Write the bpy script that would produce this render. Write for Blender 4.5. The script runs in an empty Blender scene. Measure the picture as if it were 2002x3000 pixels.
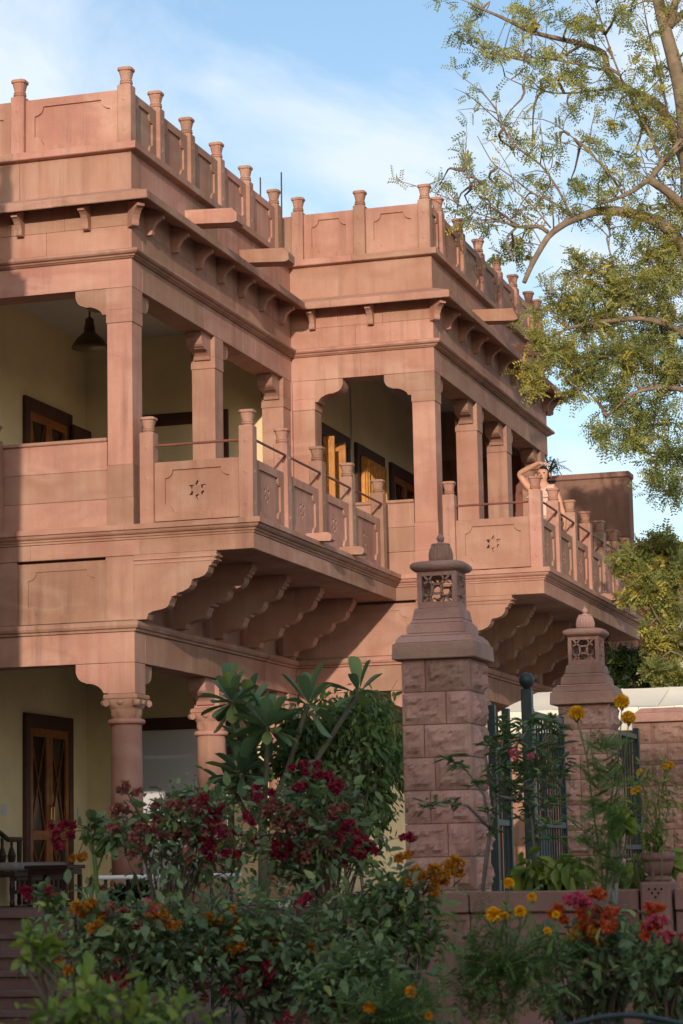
import bpy, bmesh, math, random
import numpy as np
from mathutils import Vector, Matrix, noise as mnoise
random.seed(7); RNG = np.random.default_rng(11)
SC = bpy.context.scene
COL = SC.collection
R = math.radians

# ------------------------------------------------------------------ camera
F_PX, W_PX, H_PX = 6984.44, 2002.0, 3000.0
CAM = Vector((8.8749, -22.2988, 1.5))
yaw, pitch, roll = R(-16.66222), R(8.42388), R(-1.1302)
FW = Vector((math.sin(yaw) * math.cos(pitch), math.cos(yaw) * math.cos(pitch), math.sin(pitch)))
_r = Vector((math.cos(yaw), -math.sin(yaw), 0)); _u = _r.cross(FW)
RT = _r * math.cos(roll) + _u * math.sin(roll)
UP = _u * math.cos(roll) - _r * math.sin(roll)
cd = bpy.data.cameras.new('camera'); cam = bpy.data.objects.new('camera', cd); COL.objects.link(cam)
cam.matrix_world = Matrix(((RT.x, UP.x, -FW.x, CAM.x), (RT.y, UP.y, -FW.y, CAM.y), (RT.z, UP.z, -FW.z, CAM.z), (0, 0, 0, 1)))
cd.sensor_fit = 'VERTICAL'; cd.sensor_height = 36.0; cd.sensor_width = 36.0
cd.lens = 36.0 * F_PX / H_PX
cd.clip_start = 0.2; cd.clip_end = 2000
cd.dof.use_dof = True; cd.dof.focus_distance = 25.5; cd.dof.aperture_fstop = 6.3
SC.camera = cam

def ray(px, py):
    return FW + RT * ((px - 1001) / F_PX) + UP * ((1500 - py) / F_PX)
def PD(px, py, D):            # the point of the place seen at px, py at D metres (horizontally)
    d = ray(px, py); return CAM + d * (D / math.hypot(d.x, d.y))
def PV(px, py, v):
    d = ray(px, py); return CAM + d * ((v - CAM.y) / d.y)

# ------------------------------------------------------------------ sky and sun
SUN_DIR = Vector((0.206, -1.0, 0.214)).normalized()      # towards the sun
SUN_EL = math.asin(SUN_DIR.z); SUN_ROT = math.atan2(SUN_DIR.x, SUN_DIR.y)
wd = bpy.data.worlds.new('World'); SC.world = wd; wd.use_nodes = True
nt = wd.node_tree; N = nt.nodes; L = nt.links; N.clear()
out = N.new('ShaderNodeOutputWorld'); bg = N.new('ShaderNodeBackground')
sky = N.new('ShaderNodeTexSky'); sky.sky_type = 'NISHITA'; sky.sun_disc = False
sky.sun_elevation = SUN_EL; sky.sun_rotation = SUN_ROT; sky.altitude = 250; sky.air_density = 1.0; sky.dust_density = 2.0; sky.ozone_density = 1.5
tc = N.new('ShaderNodeTexCoord'); sep = N.new('ShaderNodeSeparateXYZ'); L.new(tc.outputs['Generated'], sep.inputs[0])
mx = N.new('ShaderNodeMath'); mx.operation = 'MAXIMUM'; mx.inputs[1].default_value = 0.0; L.new(sep.outputs[2], mx.inputs[0])
ad = N.new('ShaderNodeMath'); ad.operation = 'ADD'; ad.inputs[1].default_value = 0.12; L.new(mx.outputs[0], ad.inputs[0])
cx = N.new('ShaderNodeMath'); cx.operation = 'DIVIDE'; L.new(sep.outputs[0], cx.inputs[0]); L.new(ad.outputs[0], cx.inputs[1])
cy = N.new('ShaderNodeMath'); cy.operation = 'DIVIDE'; L.new(sep.outputs[1], cy.inputs[0]); L.new(ad.outputs[0], cy.inputs[1])
cmb = N.new('ShaderNodeCombineXYZ'); L.new(cx.outputs[0], cmb.inputs[0]); L.new(cy.outputs[0], cmb.inputs[1])
mp = N.new('ShaderNodeMapping'); mp.inputs['Scale'].default_value = (2.2, 1.0, 1); mp.inputs['Location'].default_value = (7.7, 5.3, 0.9); mp.inputs['Rotation'].default_value = (0, 0, R(18)); L.new(cmb.outputs[0], mp.inputs[0])
cn = N.new('ShaderNodeTexNoise'); cn.inputs['Scale'].default_value = 1.75; cn.inputs['Detail'].default_value = 9; cn.inputs['Roughness'].default_value = 0.56; cn.inputs['Distortion'].default_value = 0.35; L.new(mp.outputs[0], cn.inputs['Vector'])
cr = N.new('ShaderNodeValToRGB'); cr.color_ramp.elements[0].position = 0.44; cr.color_ramp.elements[0].color = (0, 0, 0, 1); cr.color_ramp.elements[1].position = 0.66; cr.color_ramp.elements[1].color = (1, 1, 1, 1); L.new(cn.outputs[0], cr.inputs[0])
cm = N.new('ShaderNodeMath'); cm.operation = 'MULTIPLY'; cm.inputs[1].default_value = 0.8; L.new(cr.outputs[0], cm.inputs[0])
mixc = N.new('ShaderNodeMix'); mixc.data_type = 'RGBA'; L.new(cm.outputs[0], mixc.inputs[0]); L.new(sky.outputs[0], mixc.inputs[6]); mixc.inputs[7].default_value = (4.1, 4.45, 4.9, 1)
L.new(mixc.outputs[2], bg.inputs[0]); bg.inputs[1].default_value = 0.143; L.new(bg.outputs[0], out.inputs[0])
sl = bpy.data.lights.new('sun', 'SUN'); sl.energy = 2.05; sl.angle = R(0.53); sl.color = (1.0, 0.84, 0.70)
so = bpy.data.objects.new('sun', sl); COL.objects.link(so); so.rotation_euler = SUN_DIR.to_track_quat('Z', 'Y').to_euler(); so.location = (20, -60, 30)
SC.view_settings.view_transform = 'Standard'; SC.view_settings.look = 'None'; SC.view_settings.exposure = 0.66; SC.view_settings.gamma = 1.0
try: SC.view_settings.use_curve_mapping = False
except Exception: pass
SC.cycles.use_denoising = True
SC.cycles.max_bounces = 7; SC.cycles.diffuse_bounces = 3; SC.cycles.transmission_bounces = 4; SC.cycles.transparent_max_bounces = 6
SC.cycles.sample_clamp_indirect = 8.0

# ------------------------------------------------------------------ materials
MAT = {}
class NB:
    def __init__(s, name):
        s.m = bpy.data.materials.new(name); s.m.use_nodes = True; s.t = s.m.node_tree; s.n = s.t.nodes; s.l = s.t.links
        s.b = s.n['Principled BSDF']; s.out = s.n['Material Output']; MAT[name] = s.m
    def new(s, t, **k):
        x = s.n.new(t)
        for a, v in k.items(): setattr(x, a, v)
        return x
    def pos(s, scale=(1, 1, 1)):
        g = s.new('ShaderNodeNewGeometry'); m = s.new('ShaderNodeMapping'); m.inputs['Scale'].default_value = scale
        s.l.new(g.outputs['Position'], m.inputs[0]); return m.outputs[0]
    def noise(s, vec, sc, det=5, rough=.55, dist=0):
        x = s.new('ShaderNodeTexNoise'); x.inputs['Scale'].default_value = sc; x.inputs['Detail'].default_value = det
        x.inputs['Roughness'].default_value = rough; x.inputs['Distortion'].default_value = dist
        s.l.new(vec, x.inputs['Vector']); return x.outputs[0]
    def ramp(s, fac, stops):
        x = s.new('ShaderNodeValToRGB'); e = x.color_ramp.elements
        while len(e) < len(stops): e.new(.5)
        for i, (p, c) in enumerate(stops): e[i].position = p; e[i].color = (*c, 1) if len(c) == 3 else c
        s.l.new(fac, x.inputs[0]); return x.outputs[0]
    def mix(s, f, a, b, mode='MIX'):
        x = s.new('ShaderNodeMix', data_type='RGBA', blend_type=mode)
        for i, v in ((0, f), (6, a), (7, b)):
            if hasattr(v, 'links'): s.l.new(v, x.inputs[i])
            else: x.inputs[i].default_value = v if i == 0 else (*v, 1)
        return x.outputs[2]
    def math(s, op, a, b=0.0):
        x = s.new('ShaderNodeMath', operation=op)
        for i, v in ((0, a), (1, b)):
            if hasattr(v, 'links'): s.l.new(v, x.inputs[i])
            else: x.inputs[i].default_value = v
        return x.outputs[0]
    def bump(s, h, strength=.3, dist=.01):
        x = s.new('ShaderNodeBump'); x.inputs['Strength'].default_value = strength; x.inputs['Distance'].default_value = dist
        s.l.new(h, x.inputs['Height']); s.l.new(x.outputs[0], s.b.inputs['Normal'])
    def col(s, c):
        if hasattr(c, 'links'): s.l.new(c, s.b.inputs['Base Color'])
        else: s.b.inputs['Base Color'].default_value = (*c, 1)
    def rough(s, v): s.b.inputs['Roughness'].default_value = v

def stone_mat(name, c1, c2, c3, pale, rnd=.22, bstr=.35):
    b = NB(name); p = b.pos()
    n1 = b.noise(p, 0.9, 6, .6, .4); base = b.ramp(n1, [(.3, c1), (.52, c2), (.72, c3)])
    st = b.noise(b.pos((5, 5, .55)), 1.6, 5, .6); base = b.mix(b.math('MULTIPLY', b.ramp(st, [(.45, (0, 0, 0)), (.75, (1, 1, 1))]), .35), base, pale)
    vp = b.pos((1.1, 1.1, 2.6)); vp.node.inputs['Rotation'].default_value = (.5, .7, .2); veins = b.noise(vp, .8, 3, .45, .25)
    base = b.mix(b.math('MULTIPLY', b.ramp(veins, [(.46, (0, 0, 0)), (.55, (1, 1, 1)), (.60, (0, 0, 0))]), .4), base, c1)
    base = b.mix(b.math('MULTIPLY', b.ramp(veins, [(.60, (0, 0, 0)), (.66, (1, 1, 1)), (.70, (0, 0, 0))]), .25), base, pale)
    spots = b.noise(p, 9.0, 4, .7); base = b.mix(b.math('MULTIPLY', b.ramp(spots, [(.66, (0, 0, 0)), (.78, (1, 1, 1))]), .35), base, pale)
    drk = b.noise(b.pos((7, 7, .35)), 1.0, 5, .65); patch = b.noise(p, .55, 3, .5)
    dm = b.math('MULTIPLY', b.ramp(drk, [(.50, (0, 0, 0)), (.66, (1, 1, 1))]), b.ramp(patch, [(.42, (0, 0, 0)), (.62, (1, 1, 1))]))
    base = b.mix(b.math('MULTIPLY', dm, .5), base, tuple(x * .52 for x in c1))
    oi = b.new('ShaderNodeObjectInfo'); v = b.math('ADD', b.math('MULTIPLY', oi.outputs['Random'], rnd), 1 - rnd / 2)
    hs = b.new('ShaderNodeHueSaturation'); b.l.new(v, hs.inputs['Value']); b.l.new(base, hs.inputs['Color'])
    h2 = b.math('ADD', b.math('MULTIPLY', oi.outputs['Random'], -.016), .508); b.l.new(h2, hs.inputs['Hue'])
    fine = b.noise(p, 70, 3, .7)
    fc = b.mix(.10, hs.outputs[0], b.ramp(fine, [(.3, (.2, .1, .07)), (.7, (.9, .6, .45))]), 'OVERLAY')
    b.col(fc); b.rough(.88); b.b.inputs['Specular IOR Level'].default_value = .25
    hgt = b.math('ADD', b.math('MULTIPLY', fine, .5), b.math('MULTIPLY', b.noise(p, 12, 5, .65), 1.0))
    b.bump(hgt, bstr, .012); return b
stone_mat('sandstone', (.32, .165, .118), (.412, .232, .168), (.468, .288, .213), (.52, .385, .30), .32)
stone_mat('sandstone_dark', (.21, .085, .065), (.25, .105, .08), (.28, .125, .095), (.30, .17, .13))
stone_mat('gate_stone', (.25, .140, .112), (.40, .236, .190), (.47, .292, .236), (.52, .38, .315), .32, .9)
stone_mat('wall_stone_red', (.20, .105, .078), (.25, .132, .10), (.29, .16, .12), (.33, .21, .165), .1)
stone_mat('garden_stone', (.21, .115, .098), (.25, .140, .120), (.28, .165, .14), (.32, .22, .19), .1)
stone_mat('step_stone', (.17, .115, .105), (.21, .145, .130), (.25, .175, .16), (.30, .23, .21), .12)

def plain(name, c, rough=.6, var=.15, sc=3, metal=0, spec=.4, bstr=.1):
    b = NB(name); p = b.pos(); n = b.noise(p, sc, 5, .6)
    lo = tuple(x * (1 - var) for x in c); hi = tuple(min(1, x * (1 + var)) for x in c)
    b.col(b.ramp(n, [(.3, lo), (.7, hi)])); b.rough(rough); b.b.inputs['Metallic'].default_value = metal
    b.b.inputs['Specular IOR Level'].default_value = spec
    b.bump(b.noise(p, 40, 3), bstr, .006); return b
plain('cream_plaster', (.80, .66, .39), .9, .13, .9)
plain('pale_plaster', (.62, .585, .47), .9, .07, .8)
plain('ceiling_white', (.52, .50, .45), .9, .05)
plain('board_white', (.60, .60, .62), .6, .04)
plain('floor_tile', (.60, .55, .47), .4, .08)
plain('door_wood', (.27, .088, .018), .45, .35, 9)
plain('shutter_wood', (.50, .215, .055), .5, .25, 9)
plain('dark_frame', (.070, .026, .019), .6, .25, 5)
plain('dark_glass', (.020, .016, .013), .12, .2)
plain('dark_wood', (.028, .013, .010), .4, .3, 8)
plain('cushion', (.24, .215, .21), .95, .25, 14)
plain('bronze', (.13, .085, .045), .45, .3, 6, .3)
plain('brass', (.55, .36, .12), .3, .2, 6, 1)
plain('painted_iron', (.016, .030, .032), .45, .3, 7)
plain('rusty_rail', (.20, .072, .050), .6, .25, 10)
plain('rebar', (.06, .055, .06), .7, .2)
plain('tent_canvas', (.82, .76, .62), .85, .04, 1.5)
plain('marble_white', (.70, .70, .70), .4, .06)
plain('bark_grey', (.21, .155, .105), .95, .35, 6, bstr=.6)
plain('bark_dark', (.10, .07, .05), .95, .35, 8, bstr=.5)
plain('twig', (.12, .085, .06), .95, .3, 8)
plain('grey_twig', (.17, .145, .12), .95, .3, 8)
plain('plumeria_bark', (.10, .095, .06), .9, .3, 8)
plain('green_stem', (.10, .15, .04), .8, .3, 8)
plain('soil', (.075, .052, .038), 1, .4, 3, bstr=.6)
plain('terracotta', (.26, .10, .06), .85, .2, 5)
plain('skin', (.62, .33, .22), .55, .06, 8)
plain('hair_brown', (.07, .035, .018), .7, .3, 20)
plain('peach_shirt', (.74, .52, .42), .85, .08, 9)
plain('khaki_cloth', (.35, .29, .22), .9, .1, 9)
plain('switch_plastic', (.55, .58, .56), .4, .04)
plain('curtain_orange', (.66, .30, .075), .9, .2, 12)
plain('blue_pole', (.10, .15, .20), .5, .2)

def leaf_mat(name, stops, trans=.35, rough=.45, tcol=1.25):
    b = NB(name); a = b.new('ShaderNodeAttribute', attribute_name='tint')
    c = b.ramp(a.outputs['Fac'], stops); b.col(c); b.rough(rough); b.b.inputs['Specular IOR Level'].default_value = .35
    tr = b.new('ShaderNodeBsdfTranslucent'); mm = b.mix(1.0, c, (min(1, tcol), min(1, tcol), .7), 'MULTIPLY'); b.l.new(mm, tr.inputs[0])
    ms = b.new('ShaderNodeMixShader'); ms.inputs[0].default_value = trans
    b.l.new(b.b.outputs[0], ms.inputs[1]); b.l.new(tr.outputs[0], ms.inputs[2]); b.l.new(ms.outputs[0], b.out.inputs[0])
leaf_mat('tree_leaf', [(0, (.12, .175, .06)), (.4, (.24, .29, .10)), (.75, (.38, .385, .12)), (1, (.58, .48, .10))], .45)
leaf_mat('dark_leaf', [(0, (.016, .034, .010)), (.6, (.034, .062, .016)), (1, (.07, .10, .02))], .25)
leaf_mat('boug_leaf', [(0, (0.075, 0.119, 0.056)), (.5, (0.143, 0.208, 0.092)), (.85, (0.224, 0.297, 0.108)), (1, (0.348, 0.369, 0.097))], .3)
leaf_mat('bright_leaf', [(0, (0.090, 0.156, 0.026)), (.5, (0.180, 0.264, 0.042)), (1, (0.360, 0.432, 0.084))], .4)
leaf_mat('lime_leaf', [(0, (.10, .16, .03)), (.5, (.21, .27, .05)), (1, (.34, .36, .08))], .4)
leaf_mat('fig_leaf', [(0, (0.054, 0.097, 0.030)), (.6, (0.115, 0.186, 0.054)), (1, (0.216, 0.297, 0.074))], .28, .38)
leaf_mat('plumeria_leaf', [(0, (0.077, 0.140, 0.077)), (.6, (0.147, 0.238, 0.119)), (1, (0.308, 0.364, 0.098))], .28, .36)
leaf_mat('fern_leaf', [(0, (0.069, 0.131, 0.044)), (.6, (0.138, 0.225, 0.062)), (1, (0.237, 0.312, 0.088))], .35)
leaf_mat('crimson_bract', [(0, (0.132, 0.011, 0.030)), (.5, (0.315, 0.014, 0.047)), (1, (0.497, 0.046, 0.104))], .4, .6)
leaf_mat('dusty_bract', [(0, (0.193, 0.055, 0.060)), (.5, (0.343, 0.117, 0.106)), (1, (0.578, 0.281, 0.196))], .4, .7)
leaf_mat('orange_bract', [(0, (0.422, 0.122, 0.009)), (.5, (0.530, 0.207, 0.018)), (1, (0.598, 0.321, 0.036))], .4, .6)
leaf_mat('scarlet_bract', [(0, (0.421, 0.045, 0.022)), (.5, (0.612, 0.108, 0.033)), (1, (0.650, 0.198, 0.055))], .4, .6)
leaf_mat('pink_bract', [(0, (.42, .04, .10)), (.5, (.60, .09, .16)), (1, (.75, .25, .28))], .4, .6)
leaf_mat('yellow_petal', [(0, (.80, .36, .003)), (.5, (.90, .48, .006)), (1, (.95, .62, .02))], .25, .7)
leaf_mat('marigold_petal', [(0, (.75, .25, .005)), (.5, (.86, .36, .008)), (1, (.92, .46, .02))], .25, .7)

# ------------------------------------------------------------------ mesh helpers
def link(name, me, mat, parent=None, smooth=False):
    o = bpy.data.objects.new(name, me); COL.objects.link(o)
    if mat: me.materials.append(MAT[mat])
    if parent is not None:
        o.parent = parent
        pl = WLOC.get(parent.name, Vector((0, 0, 0))); o.location = -pl; WLOC[o.name] = Vector((0, 0, 0))
    if smooth:
        me.polygons.foreach_set('use_smooth', [True] * len(me.polygons))
    return o
WLOC = {}
def empty(name, loc=(0, 0, 0), parent=None):
    o = bpy.data.objects.new(name, None); COL.objects.link(o); o.empty_display_size = .2
    loc = Vector(loc)
    if parent is not None:
        o.parent = parent; o.location = loc - WLOC.get(parent.name, Vector((0, 0, 0)))
    else: o.location = loc
    WLOC[o.name] = loc; return o
def tag(o, label, cat, group=None, kind=None):
    o['label'] = label
    if cat: o['category'] = cat
    if group: o['group'] = group
    o['kind'] = kind or 'thing'
    return o
def struct(o): o['kind'] = 'structure'; return o

class MB:
    def __init__(s): s.v = []; s.f = []
    def quad_loops(s, loops, closed=True, cap=True):
        """loops: list of equally long vertex rings"""
        b = len(s.v); n = len(loops[0])
        for lp in loops: s.v.extend(tuple(p) for p in lp)
        for i in range(len(loops) - 1):
            for j in range(n if closed else n - 1):
                k = (j + 1) % n
                s.f.append((b + i * n + j, b + i * n + k, b + (i + 1) * n + k, b + (i + 1) * n + j))
        if cap:
            s.f.append(tuple(b + j for j in reversed(range(n)))); e = b + (len(loops) - 1) * n
            s.f.append(tuple(e + j for j in range(n)))
        return s
    def box(s, x0, x1, y0, y1, z0, z1, c=0.0):
        if c <= 0:
            r = lambda z: [(x0, y0, z), (x1, y0, z), (x1, y1, z), (x0, y1, z)]
            return s.quad_loops([r(z0), r(z1)])
        def r(z, i):
            return [(x0 + i, y0, z), (x1 - i, y0, z), (x1, y0 + i, z), (x1, y1 - i, z), (x1 - i, y1, z), (x0 + i, y1, z), (x0, y1 - i, z), (x0, y0 + i, z)]
        def q(z): return [(x0 + c, y0 + c, z), (x1 - c, y0 + c, z), (x1 - c, y0 + c, z), (x1 - c, y1 - c, z), (x1 - c, y1 - c, z), (x0 + c, y1 - c, z), (x0 + c, y1 - c, z), (x0 + c, y0 + c, z)]
        return s.quad_loops([q(z0), r(z0 + c, c), r(z1 - c, c), q(z1)])
    def tube(s, pts, rad, seg=6, cap=True):
        pts = [Vector(p) for p in pts]; loops = []
        for i, p in enumerate(pts):
            t = (pts[min(i + 1, len(pts) - 1)] - pts[max(i - 1, 0)])
            if t.length < 1e-6: t = Vector((0, 0, 1))
            t.normalize(); a = t.orthogonal() if i == 0 else (pa - t * pa.dot(t))
            if a.length < 1e-5: a = t.orthogonal()
            a.normalize(); pa = a; b = t.cross(a); r = rad[i] if hasattr(rad, '__len__') else rad
            loops.append([p + (a * math.cos(2 * math.pi * j / seg) + b * math.sin(2 * math.pi * j / seg)) * r for j in range(seg)])
        return s.quad_loops(loops, True, cap)
    def lathe(s, c, prof, seg=16, sq=None):
        """prof: (radius, z[, squareness]) ; squareness 0 round .. 1 square"""
        loops = []
        for pr in prof:
            r, z = pr[0], pr[1]; q = pr[2] if len(pr) > 2 else 0
            lp = []
            for j in range(seg):
                a = 2 * math.pi * (j + .5) / seg; ca, sa = math.cos(a), math.sin(a)
                k = 1 / max(abs(ca), abs(sa)); rr = r * (1 + (k - 1) * q)
                lp.append((c[0] + rr * ca, c[1] + rr * sa, c[2] + z))
            loops.append(lp)
        return s.quad_loops(loops)
    def add(s, o):
        b = len(s.v); s.v += o.v; s.f += [tuple(i + b for i in f) for f in o.f]; return s
    def xf(s, fn): s.v = [tuple(fn(Vector(p))) for p in s.v]; return s
    def mesh(s, name, fix=True):
        me = bpy.data.meshes.new(name); me.from_pydata(s.v, [], s.f); 
        if fix:
            bm = bmesh.new(); bm.from_mesh(me); bmesh.ops.remove_doubles(bm, verts=bm.verts, dist=1e-5)
            bmesh.ops.recalc_face_normals(bm, faces=bm.faces); bm.to_mesh(me); bm.free()
        me.update(); return me
    def build(s, name, mat, parent=None, smooth=False, fix=True):
        return link(name, s.mesh(name, fix), mat, parent, smooth)

# frames: front(v0): s=u, d outward = -v ; side(u0): s=v, d outward = +u
def front(v0): return lambda s, d, z: (s, v0 - d, z)
def side(u0): return lambda s, d, z: (u0 + d, s, z)
def fbox(mb, fr, s0, s1, d0, d1, z0, z1, c=.006):
    a = fr(s0, d0, z0); b = fr(s1, d1, z1)
    return mb.box(min(a[0], b[0]), max(a[0], b[0]), min(a[1], b[1]), max(a[1], b[1]), z0, z1, c)
def prism_s(mb, fr, prof, s0, s1):        # profile in (d,z) extruded along s
    return mb.quad_loops([[fr(s0, d, z) for d, z in prof], [fr(s1, d, z) for d, z in prof]])
def prism_d(mb, fr, prof, d0, d1):        # profile in (s,z) extruded along d
    return mb.quad_loops([[fr(s, d0, z) for s, z in prof], [fr(s, d1, z) for s, z in prof]])
def cuts(s0, s1, n, jit=.18):
    w = (s1 - s0) / n
    return [s0] + [s0 + w * (i + random.uniform(-jit, jit)) for i in range(1, n)] + [s1]
def course(parent, name, fr, s0, s1, d0, d1, z0, z1, n, mat='sandstone', gap=.0012, c=.003):
    cs = cuts(s0, s1, n)
    for i in range(n):
        mb = MB(); fbox(mb, fr, cs[i] + (gap if i else 0), cs[i + 1] - (gap if i < n - 1 else 0), d0, d1 + random.uniform(-.0015, .0015), z0, z1, c)
        mb.build(name, mat, parent)
def trim(parent, name, prof, path, pieces, mat='sandstone', gap=.0012):
    """profile (d,z) swept along a plan path with mitred corners; d to the right of travel"""
    pts = [Vector((p[0], p[1])) for p in path]; n = len(pts)
    dirs = [(pts[i + 1] - pts[i]).normalized() for i in range(n - 1)]
    nor = [Vector((d.y, -d.x)) for d in dirs]
    for i in range(n - 1):
        ln = (pts[i + 1] - pts[i]).length
        def endoff(j):                    # miter offset per unit d at vertex j
            if j == 0: return nor[0]
            if j == n - 1: return nor[-1]
            m = (nor[j - 1] + nor[j]); return m / m.dot(nor[j]) if abs(m.dot(nor[j])) > 1e-6 else nor[j]
        cs = cuts(0, ln, pieces[i], .12)
        for k in range(pieces[i]):
            ra = endoff(i) if k == 0 else nor[i]; rb = endoff(i + 1) if k == pieces[i] - 1 else nor[i]
            pa = pts[i] + dirs[i] * (cs[k] + (gap if k else 0)); pb = pts[i] + dirs[i] * (cs[k + 1] - (gap if k < pieces[i] - 1 else 0))
            mb = MB(); dz = random.uniform(-.0015, .0015)
            mb.quad_loops([[(pa.x + ra.x * d, pa.y + ra.y * d, z + dz) for d, z in prof], [(pb.x + rb.x * d, pb.y + rb.y * d, z + dz) for d, z in prof]])
            mb.build(name, mat, parent)
# ------------------------------------------------------------------ the sandstone building
V1, V2, U2, UB, UB2 = 5.3, 11.95, 1.83, 1.28, 3.10
BLD = empty('sandstone_building')
tag(BLD, 'two storey carved red sandstone building with stepped balconies and roof parapet posts', 'building')

def arc(cx_, cz_, r, a0, a1, n=5):
    return [(cx_ + r * math.cos(R(a0 + (a1 - a0) * i / (n - 1))), cz_ + r * math.sin(R(a0 + (a1 - a0) * i / (n - 1)))) for i in range(n)]
def notched(s0, s1, z0, z1, r):
    return arc(s1, z0, r, 180, 90) + arc(s1, z1, r, 270, 180) + arc(s0, z1, r, 0, -90) + arc(s0, z0, r, 90, 0)
def panel(parent, fr, s0, s1, z0, z1, d, star=False, m=.11, r=.085, rec=.022, th=.06, name='panel'):
    """carved slab: a frame proud of a field with scooped corners, six pierced star points"""
    w = s1 - s0; m2 = min(m, w * .17)
    inner = notched(s0 + m2, s1 - m2, z0 + .085, z1 - .085, min(r, w * .14))
    nn = len(inner); cs, cz = (s0 + s1) / 2, (z0 + z1) / 2
    outer = []
    q = 5
    cors = [(s1, z0), (s1, z1), (s0, z1), (s0, z0)]
    for i, (a, b) in enumerate(inner):
        c = cors[i // q]; k = i % q
        if k == 0: o = (a, c[1]) if i // q in (0, 2) else (c[0], b)
        elif k == q - 1: o = (c[0], b) if i // q in (0, 2) else (a, c[1])
        else: o = c
        outer.append(o)
    ch = .006
    inn2 = [(cs + (a - cs) * (1 - ch / max(w, .2)), cz + (b - cz) * .99) for a, b in inner]
    mb = MB()
    ring = [[fr(a, d - th, b) for a, b in outer], [fr(a, d, b) for a, b in outer], [fr(a, d, b) for a, b in inner], [fr(a, d - rec, b) for a, b in inn2]]
    mb.quad_loops(ring, True, False)
    bm = bmesh.new()
    def loop(pts):
        vs = [bm.verts.new(fr(a, d - rec, b)) for a, b in pts]
        for i in range(len(vs)): bm.edges.new((vs[i], vs[(i + 1) % len(vs)]))
    loop(inn2)
    if star:
        rs = min(.105, w * .13); 
        for k in range(6):
            a = R(90 + 60 * k); t = lambda rr, aa: (cs + rr * math.cos(aa), cz + rr * math.sin(aa))
            loop([t(rs, a), t(rs * .60, a + R(24)), t(rs * .42, a), t(rs * .60, a - R(24))])
    bmesh.ops.triangle_fill(bm, edges=bm.edges[:], use_beauty=True)
    ext = bmesh.ops.extrude_face_region(bm, geom=bm.faces[:])
    o0 = Vector(fr(0, 0, 0)); o1 = Vector(fr(0, -(th - rec), 0))
    bmesh.ops.translate(bm, verts=[g for g in ext['geom'] if isinstance(g, bmesh.types.BMVert)], vec=o1 - o0)
    bm.verts.index_update(); off = len(mb.v)
    mb.v += [tuple(v.co) for v in bm.verts]; mb.f += [tuple(off + v.index for v in f.verts) for f in bm.faces]; bm.free()
    return mb.build(name, 'sandstone', parent)

def post(parent, c, z0, z1, ztop, w=.15, name='post', faces=()):
    mb = MB(); h = w / 2; hh = ztop - z1; cc = c; c = (0.0, 0.0)
    mb.box(c[0] - h, c[0] + h, c[1] - h, c[1] + h, z0, z1, .008)
    mb.lathe((c[0], c[1], z1), [(.052, -.002), (.056, .06 * hh, .2), (.068, .12 * hh, .1), (.070, .17 * hh), (.058, .21 * hh), (.066, .25 * hh), (.066, .29 * hh), (.055, .33 * hh, .1), (.057, .40 * hh, .35), (.061, .55 * hh, .5), (.067, .70 * hh, .6), (.069, .77 * hh, .7), (.066, .79 * hh, .8), (.078, .83 * hh, .95), (.079, .96 * hh, .95), (.073, hh, .95)], 16)
    n = max(2, int((z1 - z0) / .24))
    for fx, fy in faces:
        for k in range(n):
            z = z0 + (k + .5) * (z1 - z0) / n; a = .026; px, py = c[0] + fx * h, c[1] + fy * h
            tx, ty = -fy, fx
            b = len(mb.v)
            mb.v += [(px + tx * a, py + ty * a, z), (px, py, z + a * 1.3), (px - tx * a, py - ty * a, z), (px, py, z - a * 1.3), (px + fx * .008, py + fy * .008, z)]
            mb.f += [(b, b + 1, b + 4), (b + 1, b + 2, b + 4), (b + 2, b + 3, b + 4), (b + 3, b, b + 4)]
    ra = random.uniform(-.016, .016); lx, ly = random.uniform(-.006, .006), random.uniform(-.006, .006); zs = random.uniform(-.004, .004)
    ca, sa = math.cos(ra), math.sin(ra)
    mb.xf(lambda p: Vector((cc[0] + p.x * ca - p.y * sa + (p.z - z0) * lx, cc[1] + p.x * sa + p.y * ca + (p.z - z0) * ly, p.z + (zs if p.z > z0 + .1 else 0))))
    return mb.build(name, 'sandstone', parent)

# ---- plan paths
ROOF = [(-3.6, 0), (0, 0), (0, V1), (U2, V1), (U2, V2), (-1.0, V2)]
SLAB = [(-3.6, 0), (UB, 0), (UB, V1), (UB2, V1), (UB2, V2), (U2 - .3, V2)]
LOWS = [(-3.6, 0), (0, 0), (0, V1), (U2, V1), (U2, V2), (-1.0, V2)]
PCS = [3, 5, 2, 6, 2]

# ---- roof parapet
PAR = empty('roof_parapet', parent=BLD)
trim(PAR, 'coping', [(-.12, 8.868), (.0, 8.868), (.005, 8.875), (.07, 8.878), (.078, 8.885), (.078, 8.95), (.07, 8.958), (-.12, 8.958)], ROOF, PCS)
def parapet_run(fr, posts, skip, facedir, dpost=-.07):
    for s in posts[skip:]:
        p = fr(s, dpost, 0); post(PAR, p, 8.955, 9.60, 9.79, .15, 'parapet_post', (facedir,))
    edges = sorted(posts)
    for a, b in zip(edges[:-1], edges[1:]):
        panel(PAR, fr, a + .078, b - .078, 8.962, 9.56, -.045, False, name='parapet_panel', th=.07, m=.10, r=.10)
parapet_run(front(0), [-3.70, -2.48, -1.285, -.075], 0, (0, -1))
parapet_run(side(0), [.07, .92, 1.87, 2.87, 3.87, 4.95], 1, (1, 0), -.078)
parapet_run(front(V1), [.105, .91, 1.745], 0, (0, -1))
parapet_run(side(U2), [V1 + .07, 5.98, 7.07, 8.16, 9.22, 10.26, 11.32, 11.86], 1, (1, 0), -.078)
mb = MB(); fbox(mb, front(V1), -.14, .03, -.12, -.03, 8.96, 9.55); mb.build('parapet_panel', 'sandstone', PAR)
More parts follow.
